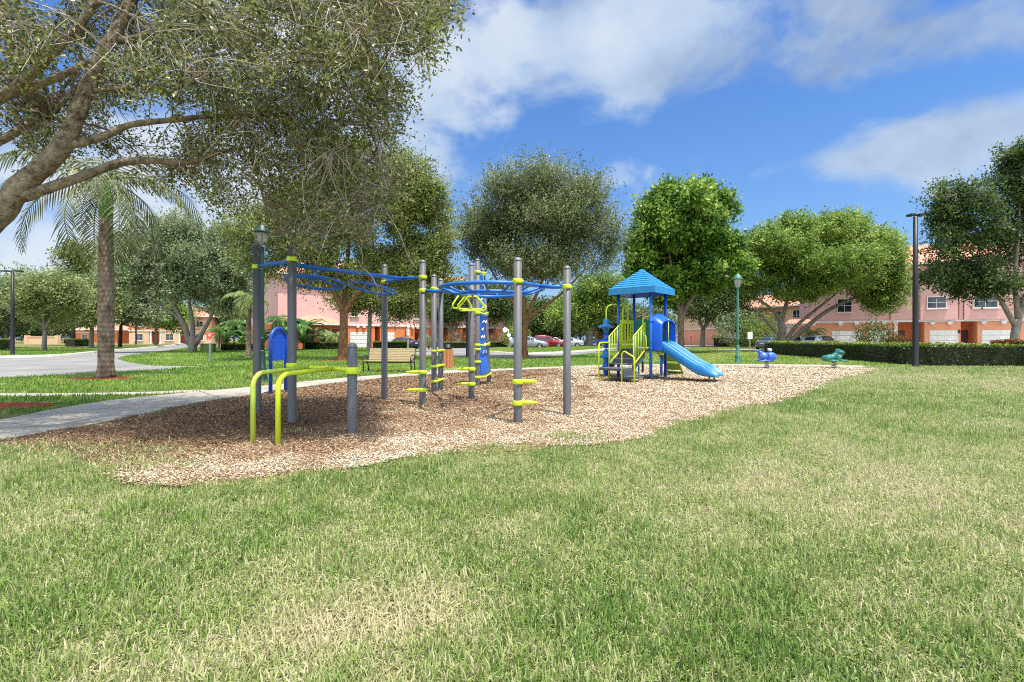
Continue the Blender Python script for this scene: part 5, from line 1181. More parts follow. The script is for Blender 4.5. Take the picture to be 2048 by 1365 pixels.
# red mulch round the tree feet
MUL = []
def mulch(px, by, r, sq_=1, seed=1):
    x, y = G(px, by); g = random.Random(seed); n = 22; MUL.append((x, y, r, r * sq_))
    sheet('mulch_ring', [(x + r * math.cos(a) * g.uniform(.8, 1.1), y + r * sq_ * math.sin(a) * g.uniform(.8, 1.1)) for a in np.linspace(0, 2 * math.pi, n + 1)[:-1]], .01, M['mulchred'])
mulch(683, 722, 1.25, 1, 2); mulch(205, 758, 1.1, .7, 3); mulch(14, 813, .9, .55, 4); mulch(1062, 717, 1.5, .8, 5); mulch(1372, 707, 1.8, 1, 6); mulch(500, 717.5, .9, 1, 7)
# ------------------------------------------------------------------ grass blades
BEDX = np.array(bed)
pathpoly = [tuple(p) for p in le] + [tuple(p) for p in ue[::-1]]
side_p = [gpx([(-90, 787), (0, 788), (130, 788.2), (290, 785.4), (400, 780.5), (430, 782.5), (290, 790.5), (130, 793), (0, 793.8), (-90, 794)])]
avoid = [bed, pathpoly, road, road2, isl] + side_p
def blades(name, label, xy, Hh, Wd, tint, m, lean=.7, seed=1, lie=.25, z0=0.):
    g = np.random.default_rng(seed); n = len(xy); a = g.uniform(0, 2 * math.pi, n); f = np.stack([np.cos(a), np.sin(a)], 1); s = np.stack([-f[:, 1], f[:, 0]], 1)
    ln = np.abs(g.normal(0, lean, n)); ln = np.where(g.random(n) < lie, ln + g.uniform(1, 2.2, n), ln)
    k = 1 / np.sqrt(1 + ln ** 2); V = np.empty((n, 5, 3), np.float32); Wd = Wd * .5
    b = np.concatenate([xy, np.full((n, 1), z0)], 1); S = np.concatenate([s, np.zeros((n, 1))], 1)
    tw_ = np.concatenate([s, g.normal(0, .35, (n, 1))], 1)
    mid = b + np.concatenate([f * (ln * k * Hh * .40)[:, None], (Hh * k * .62)[:, None]], 1); tip = b + np.concatenate([f * (ln * k * Hh * 1.0)[:, None], (Hh * k * (1.0 - .18 * np.minimum(ln, 2.5)))[:, None].clip(.006)], 1)
    V[:, 0] = b - S * Wd[:, None] * .8; V[:, 1] = b + S * Wd[:, None] * .8; V[:, 2] = mid + tw_ * Wd[:, None]; V[:, 3] = mid - tw_ * Wd[:, None]; V[:, 4] = tip
    o = np.arange(n)[:, None] * 5
    Q = o + np.array([[0, 1, 2, 3]]); T3 = o + np.array([[3, 2, 4]])
    return kind(np_mesh(name, V.reshape(-1, 3), m, Q, np.concatenate([tint, tint]), None, T3), 'stuff', label)
M['grass'] = leaf_mat('summer_grass', [(0, lin(198, 184, 150)), (.2, lin(180, 176, 136)), (.42, lin(158, 165, 102)), (.7, lin(124, 148, 72)), (.88, lin(100, 130, 54)), (1, lin(80, 112, 44))], trans=.28, rough=.55, spec=.25)
M['lush'] = leaf_mat('lush_grass', [(0, lin(178, 172, 100)), (.25, lin(154, 172, 80)), (.6, lin(118, 154, 56)), (1, lin(84, 124, 42))], trans=.34, rough=.55, spec=.25)
def green_map(x, y):
    v = .54 + .14 * (vnoise(x, y, 1.3, 1) - .5) + .34 * (vnoise(x, y, .45, 2) - .5) + .3 * (vnoise(x, y, .16, 3) - .5)
    for px, py, r, am in ((1800, 815, 3.0, .2), (1420, 860, 1.6, .16), (1000, 925, 1.3, .18), (700, 965, 1.0, .16), (300, 985, .8, .14), (540, 1310, .24, -.28), (640, 1265, .2, -.22), (760, 1240, .2, -.22), (900, 1190, .26, -.26), (1480, 1000, .8, -.22), (1860, 1010, 1.0, -.24), (1650, 940, 1.0, -.15), (1300, 1130, .6, .12), (1250, 1290, .35, .15), (1900, 760, 3.5, -.25), (1150, 1230, .3, .12), (300, 1150, .7, .12), (700, 1290, .2, -.16), (1550, 1290, .3, .1)):
        cx, cy_ = G(px, py); v = v + am * (.5 if am > 0 else 1) * np.exp(-((x - cx) ** 2 + (y - cy_) ** 2) / r ** 2)
    return v
g = np.random.default_rng(5)
def sample(n, y0, y1, pw, k):
    u = g.random(n); e = pw + 1; y = (y0 ** e + u * (y1 ** e - y0 ** e)) ** (1 / e); x = g.uniform(-1, 1, n) * (k * y + 1.2); return x, y
def warp(x, y, s_): return np.where(y < np.interp(x / y, sorted(p[0] / p[1] for p in ue), [p[1] for _, p in sorted((p[0] / p[1], p) for p in ue)]) - 2.2, ((vnoise(x, y, .5, 50 + s_) - .5) * .42 + (vnoise(x, y, .17, 54 + s_) - .5) * .2), 0)
def clear(x, y, jit=.0):
    c = np.ones(len(x), bool)
    for p in avoid:
        jx, jy = (x + g.normal(0, jit, len(x)) + warp(x, y, 1), y + g.normal(0, jit, len(x)) + warp(x, y, 2)) if p is bed else (x, y)
        c &= ~inpoly(jx, jy, p)
    for mx, my, ra, rb in MUL: c &= ((x - mx) / ra) ** 2 + ((y - my) / rb) ** 2 > .8 + .5 * g.random(len(x))
    return c
x, y = sample(980000, 1.25, 22, -.55, 1.45)
path_y = np.interp(x / y, [p[0] / p[1] for p in ue][::-1] if False else sorted(p[0] / p[1] for p in ue), [p[1] for _, p in sorted((p[0] / p[1], p) for p in ue)])
front = (y < path_y - .2) & clear(x, y, .09)
x, y = x[front], y[front]
gm = green_map(x, y); bald = (g.random(len(x)) < np.clip(.24 - gm, 0, .3) * 1.6); x, y, gm = x[~bald], y[~bald], gm[~bald]
dsc = np.maximum(1, y / 5.5); tint = np.clip(gm + g.normal(0, .22, len(x)), 0, 1)
hh = (.038 + .046 * g.random(len(x))) * (.8 + .45 * np.clip(gm, 0, 1)) * dsc ** .25
tuft = vnoise(x, y, .22, 8); hh *= .75 + .5 * tuft
blades('grass', 'coarse half dry lawn grass across the foreground', np.stack([x, y], 1), hh, (.0034 + .0036 * g.random(len(x))) * dsc ** .85, tint, M['grass'], .85, 6, .38)
# bare thatch: short dead blades lying flat
x, y = sample(150000, 1.25, 9, -.8, 1.4); k_ = clear(x, y, .03); path_k = y < np.interp(x / y, sorted(p[0] / p[1] for p in ue), [p[1] for _, p in sorted((p[0] / p[1], p) for p in ue)]) - .2
x, y = x[k_ & path_k], y[k_ & path_k]
blades('dead_grass', 'dry straw lying in the lawn', np.stack([x, y], 1), .03 + .05 * g.random(len(x)), .004 + .003 * g.random(len(x)), np.clip(.08 + .18 * g.random(len(x)), 0, 1), M['grass'], 2.6, 16, .6, .004)
# lawn beyond the path
x, y = sample(330000, 7, 62, -.35, 1.25)
pu = np.interp(x / y, sorted(p[0] / p[1] for p in ue), [p[1] for _, p in sorted((p[0] / p[1], p) for p in ue)])
k_ = ((y > pu + .02) | (x / y > .765)) & (y > 8) & clear(x, y) & ~((x > 19.2 + .1 * (y - 22)) & (y > 21.5) & (y < 55)) & ~((x/y > .765) & (y < 21.5))
x, y = x[k_], y[k_]
gm = .35 + .5 * (vnoise(x, y, 2.6, 11) - .5) + .3 * (vnoise(x, y, .7, 12) - .5) - .25 * np.clip((x - 1) / 10, 0, 1)
dsc = np.maximum(1, y / 9)
blades('lawn_grass', 'lush mown lawn beyond the concrete path', np.stack([x, y], 1), (.06 + .04 * g.random(len(x))) * dsc ** .2, (.011 + .008 * g.random(len(x))) * dsc ** .95, np.clip(gm + .3 + g.normal(0, .2, len(x)), 0, 1), M['lush'], .6, 7, .1)
x, y = g.uniform(-4, 20, 40000), g.uniform(36, 70, 40000); k_ = inpoly(x, y, isl); x, y = x[k_], y[k_]
blades('island_grass', 'sunny grass on the kerbed island', np.stack([x, y], 1), .09 + .04 * g.random(len(x)), np.full(len(x), .07), np.clip(.15 + .3 * g.random(len(x)) + .4 * np.clip((x + 2) / 10, -.3, .5), 0, 1), M['lush'], .6, 8, .1, .11)
# ------------------------------------------------------------------ bark chips
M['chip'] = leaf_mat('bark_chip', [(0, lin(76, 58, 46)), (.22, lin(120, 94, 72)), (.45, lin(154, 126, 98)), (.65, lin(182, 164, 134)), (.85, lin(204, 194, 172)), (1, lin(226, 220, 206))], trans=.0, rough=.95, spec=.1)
x, y = sample(1600000, 4.0, 23, -.45, 1.2); k_ = inpoly(x + g.normal(0, .05, len(x)) + warp(x, y, 1), y + g.normal(0, .05, len(x)) + warp(x, y, 2), bed); x, y = x[k_], y[k_]; n = len(x)
dsc = np.maximum(1, y / 6.5)
bl = np.clip(.49 + .07 * (x + .8) - .03 * (y - 6) * (x < 2) + .35 * (vnoise(x, y, 1.1, 21) - .5) + .3 * (vnoise(x, y, .35, 22) - .5), .24, .62)  # bleached to the right; darker left partly the oak's shade put into colour
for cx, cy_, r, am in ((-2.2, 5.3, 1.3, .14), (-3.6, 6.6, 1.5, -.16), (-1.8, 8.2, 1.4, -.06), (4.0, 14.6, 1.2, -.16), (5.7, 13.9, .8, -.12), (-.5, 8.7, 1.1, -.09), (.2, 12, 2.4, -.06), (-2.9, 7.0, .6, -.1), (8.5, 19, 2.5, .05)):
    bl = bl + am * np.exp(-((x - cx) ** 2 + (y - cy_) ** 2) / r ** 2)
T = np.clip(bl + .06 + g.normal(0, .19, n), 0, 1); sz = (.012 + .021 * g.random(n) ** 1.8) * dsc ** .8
a = g.uniform(0, 6.283, n); Ax = np.stack([np.cos(a), np.sin(a), g.normal(0, .28, n)], 1); Nn = np.stack([g.normal(0, .34, n), g.normal(0, .34, n), np.ones(n)], 1)
C = np.stack([x, y, .012 + .022 * g.random(n) + .02 * vnoise(x, y, .3, 30)], 1)
A_ = unit(Ax); S_ = unit(np.cross(Nn, A_)); Lh = sz[:, None] * .5; Wh = (sz * (.26 + .3 * g.random(n)))[:, None] * .5
V = np.empty((n, 4, 3), np.float32); V[:, 0] = C - A_ * Lh - S_ * Wh; V[:, 1] = C + A_ * Lh * .9 - S_ * Wh * .8; V[:, 2] = C + A_ * Lh + S_ * Wh * .7; V[:, 3] = C - A_ * Lh * .9 + S_ * Wh
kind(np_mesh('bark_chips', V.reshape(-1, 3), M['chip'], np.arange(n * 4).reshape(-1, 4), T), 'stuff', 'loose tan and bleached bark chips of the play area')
# stray grass tufts in the bed
tx = []
for px, py, r, m in ((1130, 876, .22, 500), (1150, 882, .2, 300), (270, 925, .35, 500), (200, 905, .5, 700), (330, 905, .12, 90), (600, 868, .1, 80), (90, 900, .4, 500), (980, 898, .18, 160), (300, 940, .3, 260)):
    cx, cy_ = G(px, py); tx.append(np.stack([cx + g.normal(0, r, m), cy_ + g.normal(0, r * .5, m)], 1))
tx = np.concatenate(tx); n = len(tx)
blades('grass_tufts', 'stray grass creeping into the bark', tx, .05 + .05 * g.random(n), .006 + .004 * g.random(n), np.clip(.4 + .3 * g.normal(size=n), 0, 1), M['grass'], .9, 41, .3, .015)

# ------------------------------------------------------------------ houses
M['pink'] = mat('pink_stucco', lin(234, 186, 178), lin(226, 174, 166), scale=.8, rough=.95, bump=.15, bscale=60, spec=.15)
M['salmon'] = mat('salmon_stucco', lin(234, 168, 134), lin(224, 154, 120), scale=.8, rough=.95, bump=.15, bscale=60, spec=.15)
M['orange'] = mat('orange_stucco', lin(222, 136, 94), lin(210, 120, 80), scale=.8, rough=.95, bump=.15, bscale=60, spec=.15)
M['peach'] = mat('peach_stucco', lin(230, 190, 156), lin(216, 174, 140), scale=.8, rough=.95, bump=.15, bscale=60, spec=.15)
M['trim'] = mat('white_trim', lin(232, 226, 220), lin(220, 212, 206), scale=2, rough=.8)
M['garage'] = mat('white_garage_door', lin(232, 230, 224), lin(222, 220, 214), scale=1.5, rough=.6)
M['door'] = mat('dark_brown_door', lin(92, 52, 40), lin(76, 42, 34), scale=3, rough=.5)
m_, n3 = new_mat('barrel_roof_tile'); M['tile'] = m_
o3 = N(n3, 'ShaderNodeOutputMaterial'); b3 = N(n3, 'ShaderNodeBsdfPrincipled'); n3.links.new(b3.outputs[0], o3.inputs[0]); b3.inputs['Roughness'].default_value = .9
c3_ = pos_socket(n3); w3 = N(n3, 'ShaderNodeTexWave', wave_type='BANDS', bands_direction='X'); w3.inputs['Scale'].default_value = 1.1; n3.links.new(c3_, w3.inputs['Vector']); bp3 = N(n3, 'ShaderNodeBump'); bp3.inputs['Strength'].default_value = 1; bp3.inputs['Distance'].default_value = .08; n3.links.new(w3.outputs['Fac'], bp3.inputs['Height']); n3.links.new(bp3.outputs[0], b3.inputs['Normal'])
q3 = N(n3, 'ShaderNodeTexNoise'); q3.inputs['Scale'].default_value = 2.2; q3.inputs['Detail'].default_value = 4; n3.links.new(c3_, q3.inputs['Vector']); n3.links.new(ramp(n3, [(.35, lin(210, 134, 108)), (.5, lin(222, 160, 136)), (.65, lin(186, 108, 84))], q3.outputs['Fac']), b3.inputs['Base Color'])
def window(par, u, z, w_, h_, v=0, shutter=False, bars=2):
    f = MB(); t = .07
    for a in ((u - w_ / 2, z, t, h_ + t), (u + w_ / 2, z, t, h_ + t)): f.box((a[0], v - .03, a[1]), (a[2], .10, a[3]))
    for zz_ in (z - h_ / 2, z + h_ / 2): f.box((u, v - .03, zz_), (w_ - t, .10, t))
    f.box((u, v - .02, z), (w_ - t, .06, .045))
    for k_ in range(1, bars): f.box((u - w_ / 2 + w_ * k_ / bars, v - .018, z), (.04, .05, h_ - t))
    o = f.build('window', M['trim'], par)
    MB().box((u, v - .012, z), (w_ - t, .02, h_ - t)).build('pane', M['glass'], o)
    MB().box((u, v - .07, z - h_ / 2 - .08), (w_ + .25, .2, .09)).build('sill', M['trim'], o)
    return o
def garage(par, ua, ub, v=0, top=2.15):
    d = MB(); n_ = 4
    for k_ in range(n_): d.box(((ua + ub) / 2, v - .03, (k_ + .5) * top / n_), (ub - ua, .05, top / n_ - .025))
    for k_ in range(n_):
        for q_ in range(4): d.box((ua + (ub - ua) * (q_ + .5) / 4, v - .06, (k_ + .5) * top / n_), ((ub - ua) / 4 - .16, .02, top / n_ - .16))
    o = d.build('garage_door', M['garage'], par)
    return o
def hip_roof(par, u0_, u1, v0, v1, z, rise, m='tile', name='roof', over=.6):
    u0_, u1, v0, v1 = u0_ - over, u1 + over, v0 - over, v1 + over; d = (v1 - v0) / 2; mb = MB()
    a = min(d, (u1 - u0_) / 2 - .01)
    V = [(u0_, v0, z), (u1, v0, z), (u1, v1, z), (u0_, v1, z), (u0_ + a, (v0 + v1) / 2, z + rise), (u1 - a, (v0 + v1) / 2, z + rise)]
    mb.add(V, [(0, 1, 5, 4), (1, 2, 5), (2, 3, 4, 5), (3, 0, 4), (3, 2, 1, 0)], False); o = mb.build(name, M[m], par)
    e = MB(); e.box(((u0_ + u1) / 2, v0 - .03, z - .1), (u1 - u0_, .06, .2)).box(((u0_ + u1) / 2, v1 + .03, z - .1), (u1 - u0_, .06, .2)).box((u0_ - .03, (v0 + v1) / 2, z - .1), (.06, v1 - v0 + .12, .2)).box((u1 + .03, (v0 + v1) / 2, z - .1), (.06, v1 - v0 + .12, .2)); e.build('fascia', M['trim'], o)
    return o
def house(name, label, org, ang, L0, L1, depth, segs, band, eave, up='pink', lo='salmon', rise=2.8, bays=(), wins=(), gars=(), doors=(), cols=(), inner='orange'):
    t = empty(name, label, 'house', (org[0], org[1], 0), ang)
    for s in segs:                                        # ground floor: flush pieces and deep open porches
        a, b, r_ = s
        MB().box(((a + b) / 2, (r_ + depth) / 2, band / 2 - .05), (b - a, depth - r_, band + .1)).build('lower_wall', M[inner if r_ > .3 else lo], t)
    MB().box(((L0 + L1) / 2, depth / 2, (band + eave) / 2), (L1 - L0, depth, eave - band)).build('upper_wall', M[up], t)
    MB().box(((L0 + L1) / 2, -.05, band + .02), (L1 - L0 + .1, .12, .2)).build('band', M['trim'], t)
    for a, b, z0, z1, v in bays: MB().box(((a + b) / 2, -v / 2, (z0 + z1) / 2), (b - a, v, z1 - z0)).build('bay', M[up], t)
    for w_ in wins: window(t, *w_)
    for a, b, v in gars: garage(t, a, b, v)
    for u, v, w_, h_ in doors:
        d = MB().box((u, v - .03, h_ / 2), (w_, .06, h_)).build('door', M['door'], t); MB().ell((u + w_ * .38, v - .08, 1.0), (.04, .04, .04)).build('handle', M['steel'], d)
    for u, v in cols:
        MB().box((u, v, band / 2), (.34, .34, band)).box((u, v, .15), (.46, .46, .3)).box((u, v, band - .12), (.46, .46, .16)).build('column', M['trim'], t)
    hip_roof(t, L0, L1, 0, depth, eave, rise)
    return t
UW = lambda px: None
# right townhouse row, facing us behind the hedge
segs = [(0, 7.6, 0), (7.6, 10.3, 1.8), (10.3, 13.2, .0), (13.2, 14.5, 1.8), (14.5, 20.4, .0), (20.4, 22, 1.8), (22, 30, 0)]
wins = [(3.3, 5.0, 1.35, 1.5, 0), (6.6, 5.0, 1.3, 1.5, 0), (11.2, 5.05, 1.5, 1.2, -.3), (15.0, 5.05, 1.8, 1.3, -.3), (19.6, 5.05, 1.6, 1.3, 0), (3.3, 8.0, 1.35, 1.4, 0), (6.6, 8.0, 1.3, 1.4, 0), (11.2, 8.0, 1.5, 1.3, -.3), (15.0, 8.0, 1.8, 1.3, -.3), (19.6, 8.0, 1.6, 1.3, 0)]
th = house('pink_townhouse', 'pink and salmon townhouse row with white garage doors behind the long hedge at right', (34.6, 54.0), math.atan2(-.447, .894), 0, 30, 11, segs, 3.12, 9.3, wins=wins,
           bays=[(9.9, 12.9, 3.24, 9.1, .3), (13.4, 16.6, 3.24, 9.1, .3), (22, 25, 3.24, 9.1, .3)], gars=[(2.1, 4.75, 0), (5.5, 7.2, 0), (10.7, 13.0, 0), (14.8, 17.3, 0), (23, 25.6, 0)], doors=[(8.6, 1.8, .95, 2.15), (13.9, 1.8, .9, 2.15)], cols=[(7.9, .25), (20.6, .25)])
# pilaster strips between the units, paired corbels under the band, porch roof at the left end
for u in (7.6, 13.2, 20.4): MB().box((u, -.08, 6.2), (.3, .18, 5.9)).build('pilaster', M['pink'], th)
for u in (2.9, 4.4, 5.7, 6.9, 10.9, 12.3, 14.9, 16.4, 18.6): MB().box((u, -.16, 2.92), (.36, .3, .2)).box((u, -.1, 2.76), (.26, .2, .14)).build('corbel', M['trim'], th)
pr = MB().box((-1.0, .5, 2.88), (2.9, 2.8, .22)).build('porch_roof', M['trim'], th)
MB().add([(-2.5, -1.0, 3.0), (.0, -1.0, 3.0), (.0, 2.0, 3.0), (-2.5, 2.0, 3.0), (-1.9, .2, 3.75), (.0, .2, 3.75), (.0, 1.9, 3.75), (-1.9, 1.9, 3.75)], [(0, 1, 5, 4), (3, 0, 4, 7), (4, 5, 6, 7), (1, 2, 6, 5), (2, 3, 7, 6), (3, 2, 1, 0)], False).build('porch_tiles', M['tile'], pr)
MB().box((-2.2, -.6, 1.4), (.34, .34, 2.8)).box((-2.2, -.6, .15), (.46, .46, .3)).build('column', M['trim'], th)
for u in (9.9, 13.05): MB().box((u, 1.7 if u < 10 else -.06, 2.0), (.16, .14, .32)).build('wall_lamp', M['black'], th)
# left townhouse row, running away to the right
segs = [(-9, -2.0, 0), (-2.0, 3.6, 0), (3.6, 4.4, 1.5), (4.4, 10, 0), (10, 12.4, 1.7), (12.4, 14.2, 0), (14.2, 16.4, 1.7), (16.4, 19, 0), (19, 21, 1.7), (21, 24.5, 0), (24.5, 26.2, 1.7), (26.2, 28.6, 0)]
lw_ = [(.6, 5.1, 1.0, 1.7, 0), (5.0, 5.1, 1.0, 1.7, 0), (10.4, 5.1, 1.0, 1.8, 0), (13.4, 5.1, 1.0, 1.8, 0), (17.6, 5.1, 1.0, 1.6, 0), (19.4, 5.1, 1.0, 1.6, 0), (24.0, 5.1, 1.0, 1.6, 0)] + [(u, 7.9, 1.0, 1.4, 0) for u in (.6, 5.0, 10.4, 13.4, 17.6, 19.4, 24.0)]
lt = house('orange_townhouse', 'salmon and orange townhouse row receding behind the bench and grey posts', (-21.6, 62.0), math.atan2(.70, .714), -9, 28.6, 11, segs, 3.05, 9.2, 'pink', 'orange', 2.8, wins=lw_, gars=[(.0, 2.7, 0), (4.7, 6.6, 0), (16.9, 18.6, 0), (27.0, 28.2, 0)], doors=[(11.2, 1.7, .95, 2.1), (15.3, 1.7, .95, 2.1), (20, 1.7, .95, 2.1)], cols=[(8.6, -.4), (12.5, .2), (16.5, .2), (21.1, .2), (24.4, .2)])
for u in (1.0, 1.9, 9.6, 10.4, 17.5): MB().box((u, -.16, 2.84), (.36, .3, .2)).build('corbel', M['trim'], lt)
wg = MB().box((-5.6, -2.2, 1.5), (5.6, 4.3, 3.0)).build('wing', M['orange'], lt); hip_roof(lt, -8.4, -2.8, -4.4, .0, 3.05, 1.1, name='wing_roof', over=.5)
for u in (-6.9, -5.3, -3.8): MB().box((u, -4.37, 1.3), (.9, .06, 2.2)).build('shutter', M['door'], lt)
# beige row beyond, far pink house, far peach houses, and the building across the left road
g0 = W(1640, 690, 66); house('beige_townhouse', 'beige townhouse row with tiled roof receding behind the spreading tree', (g0[0] - 1, 66), math.atan2(.93, -.36) + math.pi, -26, 0, 10, [(-26, 0, 0)], 3.0, 6.2, 'peach', 'salmon', 2.4, wins=[(-u, 4.7, 1.1, 1.5, 0) for u in (2.5, 5.5, 9, 12.5, 16, 20)], gars=[(-8, -5, 0), (-16, -13, 0)], doors=[(-10.5, 0, 1, 2.1)])
x0_ = (1395 - 1024) * 92 / F; house('far_pink_house', 'far pink townhouse with white garage doors seen right of the slide hood', (x0_, 92), R(-4), 0, 14, 10, [(0, 14, 0)], 3.0, 6.4, 'pink', 'salmon', 2.4, wins=[(u, 4.7, 1.3, 1.4, 0) for u in (2, 5.5, 9, 12.4)], gars=[(6.8, 9.6, 0), (1, 3.6, 0)], cols=[(5.2, -.3)])
x0_ = (1096 - 1024) * 118 / F; house('far_peach_house', 'tiny far peach house between the tree trunks above the parked cars', (x0_, 118), R(5), 0, 5, 8, [(0, 5, 0)], 2.6, 3.1, 'peach', 'salmon', 2.0, wins=[(1.2, 1.5, .9, 1.2, 0)], doors=[(3.4, 0, 1.0, 2.1)])
x0_ = (1195 - 1024) * 120 / F; house('far_peach_house', 'tiny far peach house low behind the stacked blue discs', (x0_, 120), R(-6), 0, 8, 8, [(0, 8, 0)], 2.6, 3.2, 'peach', 'orange', 2.0, wins=[(2, 1.5, 1, 1.2, 0), (6, 1.5, 1, 1.2, 0)])
x0_ = (258 - 1024) * 108 / F; house('far_orange_building', 'far peach orange building with pale columns across the left road', (x0_, 108), R(14), 0, 17, 12, [(0, 4, 0), (4, 6.5, 1.6), (6.5, 10, 0), (10, 12.5, 1.6), (12.5, 17, 0)], 3.0, 6.6, 'salmon', 'peach', 2.4, wins=[(u, zz_, 1.4, 1.3, 0) for u in (2, 5.2, 8.2, 11.2, 14.5) for zz_ in (4.7,)] + [(2, 1.6, 1.6, 1.5, 0), (8.2, 1.6, 1.6, 1.5, 0), (14.5, 1.6, 1.6, 1.5, 0)], cols=[(4.3, .2), (6.3, .2), (10.2, .2), (12.3, .2)])
x0_ = (150 - 1024) * 112 / F; house('far_orange_building', 'low far orange building left of the palm trunk', (x0_, 112), R(10), 0, 9, 9, [(0, 9, 0)], 2.6, 3.4, 'salmon', 'orange', 2.0, wins=[(2, 1.6, 1.2, 1.3, 0), (6.5, 1.6, 1.2, 1.3, 0)])
x, y = G(85, 689); tag(MB().box((0, 0, .8), (6.5, .35, 1.6)).box((0, 0, 1.66), (6.8, .5, .14)).box((-3.3, 0, .95), (.7, .7, 1.9)).box((3.3, 0, .95), (.7, .7, 1.9)).build('entrance_wall', M['peach'], None, .02, (x, y, 0)), 'low peach entrance wall with end piers across the left road', 'wall')

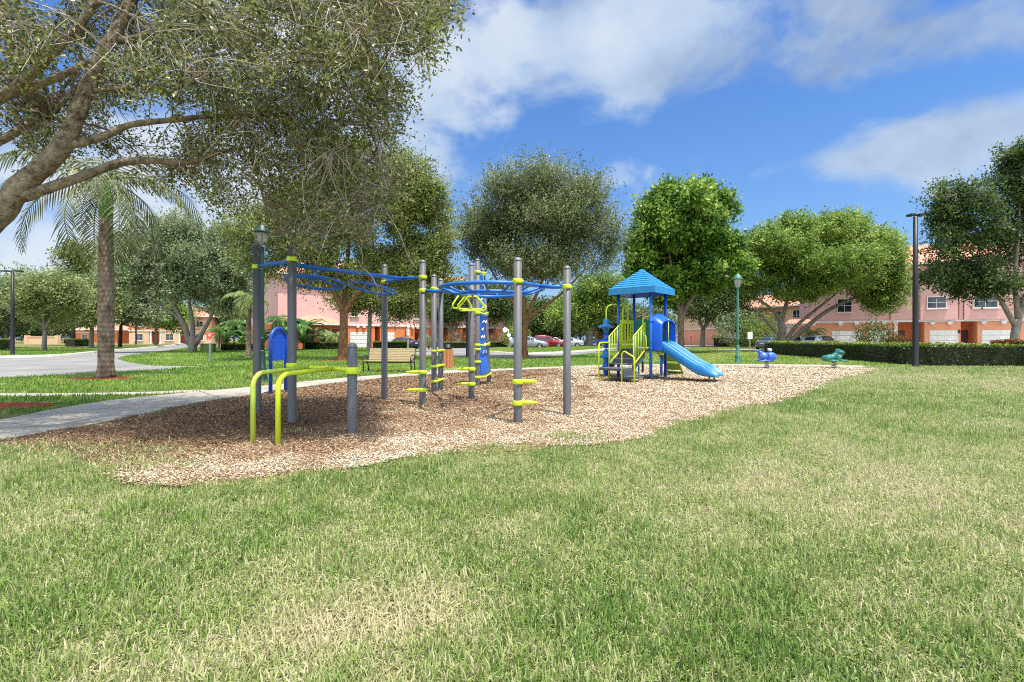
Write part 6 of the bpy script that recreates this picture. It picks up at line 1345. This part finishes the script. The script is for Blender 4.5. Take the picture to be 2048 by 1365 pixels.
# ------------------------------------------------------------------ cars
def car(name, label, px, by, ang, ln, H, col, suv=True, group=None, hub='steel', Y=None):
    if Y: x, y = (px - 1024) * Y / F, Y
    else: x, y = G(px, by)
    t = empty(name, label, 'car', (x, y, 0), ang, group); h2 = ln / 2; w_ = .9
    pm_ = mat('car_paint', col, tuple(c * .9 for c in col[:3]) + (1,), scale=2, rough=.28, coat=.8, metal=.25)
    # stations nose (+x) to tail: x, belt z, roof z, half width, roof half width, bottom z
    bz = .98 if suv else .90
    if suv: st = [(h2, .62, .62, .62, .5, .38), (h2 - .12, .80, .82, .78, .6, .28), (h2 - .5, .92, .95, .88, .7, .24), (h2 - 1.15, bz + .02, 1.06, w_, .76, .24), (h2 - 1.55, bz + .04, 1.30, w_, .72, .24), (h2 - 2.0, bz + .05, H - .06, w_, .66, .24), (h2 - 2.8, bz + .06, H, w_, .66, .24), (-h2 + 1.0, bz + .08, H - .04, w_, .65, .24), (-h2 + .45, bz + .08, H - .16, w_ - .02, .62, .26), (-h2 + .12, bz, 1.08, .84, .66, .32), (-h2, .8, .82, .74, .6, .4)]
    else: st = [(h2, .56, .56, .6, .5, .34), (h2 - .12, .70, .72, .76, .6, .26), (h2 - .5, .80, .83, .86, .7, .22), (h2 - 1.2, bz - .02, .94, w_, .76, .22), (h2 - 1.65, bz, 1.16, w_, .70, .22), (h2 - 2.1, bz + .01, H - .05, w_, .62, .22), (h2 - 2.7, bz + .02, H, w_, .62, .22), (-h2 + 1.45, bz + .04, H - .10, w_, .60, .22), (-h2 + .75, bz + .05, 1.06, w_ - .02, .68, .24), (-h2 + .12, bz, 1.0, .84, .7, .32), (-h2, .82, .86, .74, .62, .4)]
    b = MB(); R_ = []
    for (X, zb, zr, hw, rw, z0) in st:
        half = [(hw * .9, z0), (hw, z0 + .14), (hw, (z0 + zb) / 2 + .1), (hw * .97, zb), ((rw + (hw * .97 - rw) * .12), zb + (zr - zb) * .86), (rw * .8, zr)]
        R_.append([(X, y_, z_) for y_, z_ in half] + [(X, -y_, z_) for y_, z_ in half[::-1]])
    for r_ in R_: b.v += r_
    n_ = 12
    for i in range(len(R_) - 1):
        for k_ in range(n_):
            l = (k_ + 1) % n_; b.f.append((i*n_ + k_, i*n_ + l, (i+1)*n_ + l, (i+1)*n_ + k_)); b.sm.append(True)
    b.f += [tuple(range(n_ - 1, -1, -1)), tuple((len(R_) - 1) * n_ + k_ for k_ in range(n_))]; b.sm += [False, False]
    body = b.build('body', pm_, t)
    def quad(mb, pts, off):
        pts = [Vector(p) for p in pts]; nn = (pts[1] - pts[0]).cross(pts[3] - pts[0]).normalized(); c = sum(pts, Vector()) / 4
        if nn.dot(c - Vector((c.x, 0, .9))) < 0 and abs(nn.y) > .3: nn = -nn
        if abs(nn.y) <= .3 and nn.z < 0: nn = -nn
        q = [c + (p - c) * .93 + nn * off for p in pts]; mb.add(q, [(0, 1, 2, 3)], False)
    sw = MB()
    for s_ in (0, 1):
        f = lambda i, k_: R_[i][k_] if s_ == 0 else R_[i][11 - k_]
        rng_ = range(4, 8) if suv else range(4, 7)
        for i in rng_: quad(sw, [f(i, 3), f(i + 1, 3), f(i + 1, 4), f(i, 4)], .012)
    sw.build('side_window', M['glass'], t)
    ws = MB(); quad(ws, [R_[3][5], R_[3][6], R_[5][6], R_[5][5]], .03); ws.build('windscreen', M['glass'], t)
    rw_ = MB(); i0, i1 = ((8, 9) if suv else (7, 8)); quad(rw_, [R_[i0][5], R_[i0][6], R_[i1][6], R_[i1][5]], .02); rw_.build('rear_window', M['glass'], t)
    for X in (h2 - .85, -h2 + .85):
        for s_ in (1, -1):
            Mx = Matrix.Rotation(R(90), 4, 'X'); r_ = .35 if suv else .32
            MB().lathe([(r_ + .05, -.012), (r_ + .05, .012)], (X, s_ * .885, r_), 20, Mx).build('wheel_arch', M['black'], t)
            wv = MB().lathe([(r_ * .62, -.11), (r_ * .95, -.11), (r_, -.07), (r_, .07), (r_ * .95, .11), (r_ * .62, .11)], (X, s_ * .83, r_), 20, Mx).build('wheel', M['tyre'], t)
            rm = MB().lathe([(r_ * .64, -.115), (r_ * .6, -.122), (.05, -.12), (.05, .12), (r_ * .6, .122), (r_ * .64, .115)], (X, s_ * .83, r_), 20, Mx); rm.build('rim', M[hub], wv)
    for s_ in (1, -1):
        MB().ell((h2 - .16, s_ * .58, .70 if suv else .62), (.10, .16, .08)).build('headlight', M['white'], t)
        MB().ell((-h2 + .08, s_ * .66, .92 if suv else .84), (.08, .14, .09)).build('tail_light', M['stopred'], t)
        MB().ell((h2 - 1.75, s_ * (w_ + .07), bz + .10), (.09, .10, .07)).build('mirror', pm_, t)
    MB().box((-h2 - .01, 0, .72), (.02, .5, .12)).build('number_plate', M['white'], t)
    MB().box((0, 0, .25), (ln - .5, 1.5, .12)).build('underbody', M['black'], t)
    return t
car('silver_car', 'silver grey hatch-backed car parked nearest, its nose by the tree trunk', 1058, 698, R(-14), 4.7, 1.55, lin(168, 176, 186))
car('red_car', 'dark red car parked behind the silver grey one', 1098, 696.5, R(-16), 4.6, 1.60, lin(160, 24, 34))
car('silver_car', 'pale silver sedan parked right of the dark red car', 1136, 695, R(168), 4.5, 1.45, lin(190, 192, 194), False)
car('blue_car', 'dark blue sedan seen over the hedge behind the bench, tail to the right', 803, 698.5, R(152), 4.6, 1.45, lin(58, 66, 92), False)
car('white_car', 'white crossover car behind the long hedge by the first garage', 1643, 0, R(28), 4.5, 1.62, lin(238, 238, 236), True, None, 'steel', 46)
car('silver_car', 'silver car behind the hedge between spreading tree trunk and white car', 1586, 0, R(64), 4.6, 1.65, lin(190, 194, 198), True, None, 'steel', 51)
car('dark_car', 'dark grey car just left of the spreading tree trunk', 1540, 0, R(40), 4.5, 1.45, lin(88, 94, 104), False, None, 'steel', 55)
car('red_car', 'far red van roof showing above the parked dark red car', 1092, 0, R(5), 4.8, 1.9, lin(170, 40, 50), True, None, 'steel', 84)
car('white_car', 'far white car between the red and pale silver cars', 1112, 0, R(0), 4.5, 1.5, lin(225, 228, 230), False, None, 'steel', 92)
car('blue_car', 'far pale blue car low between the trunks left of the stacked discs', 1186, 0, R(10), 4.5, 1.5, lin(120, 160, 196), False, None, 'steel', 96)
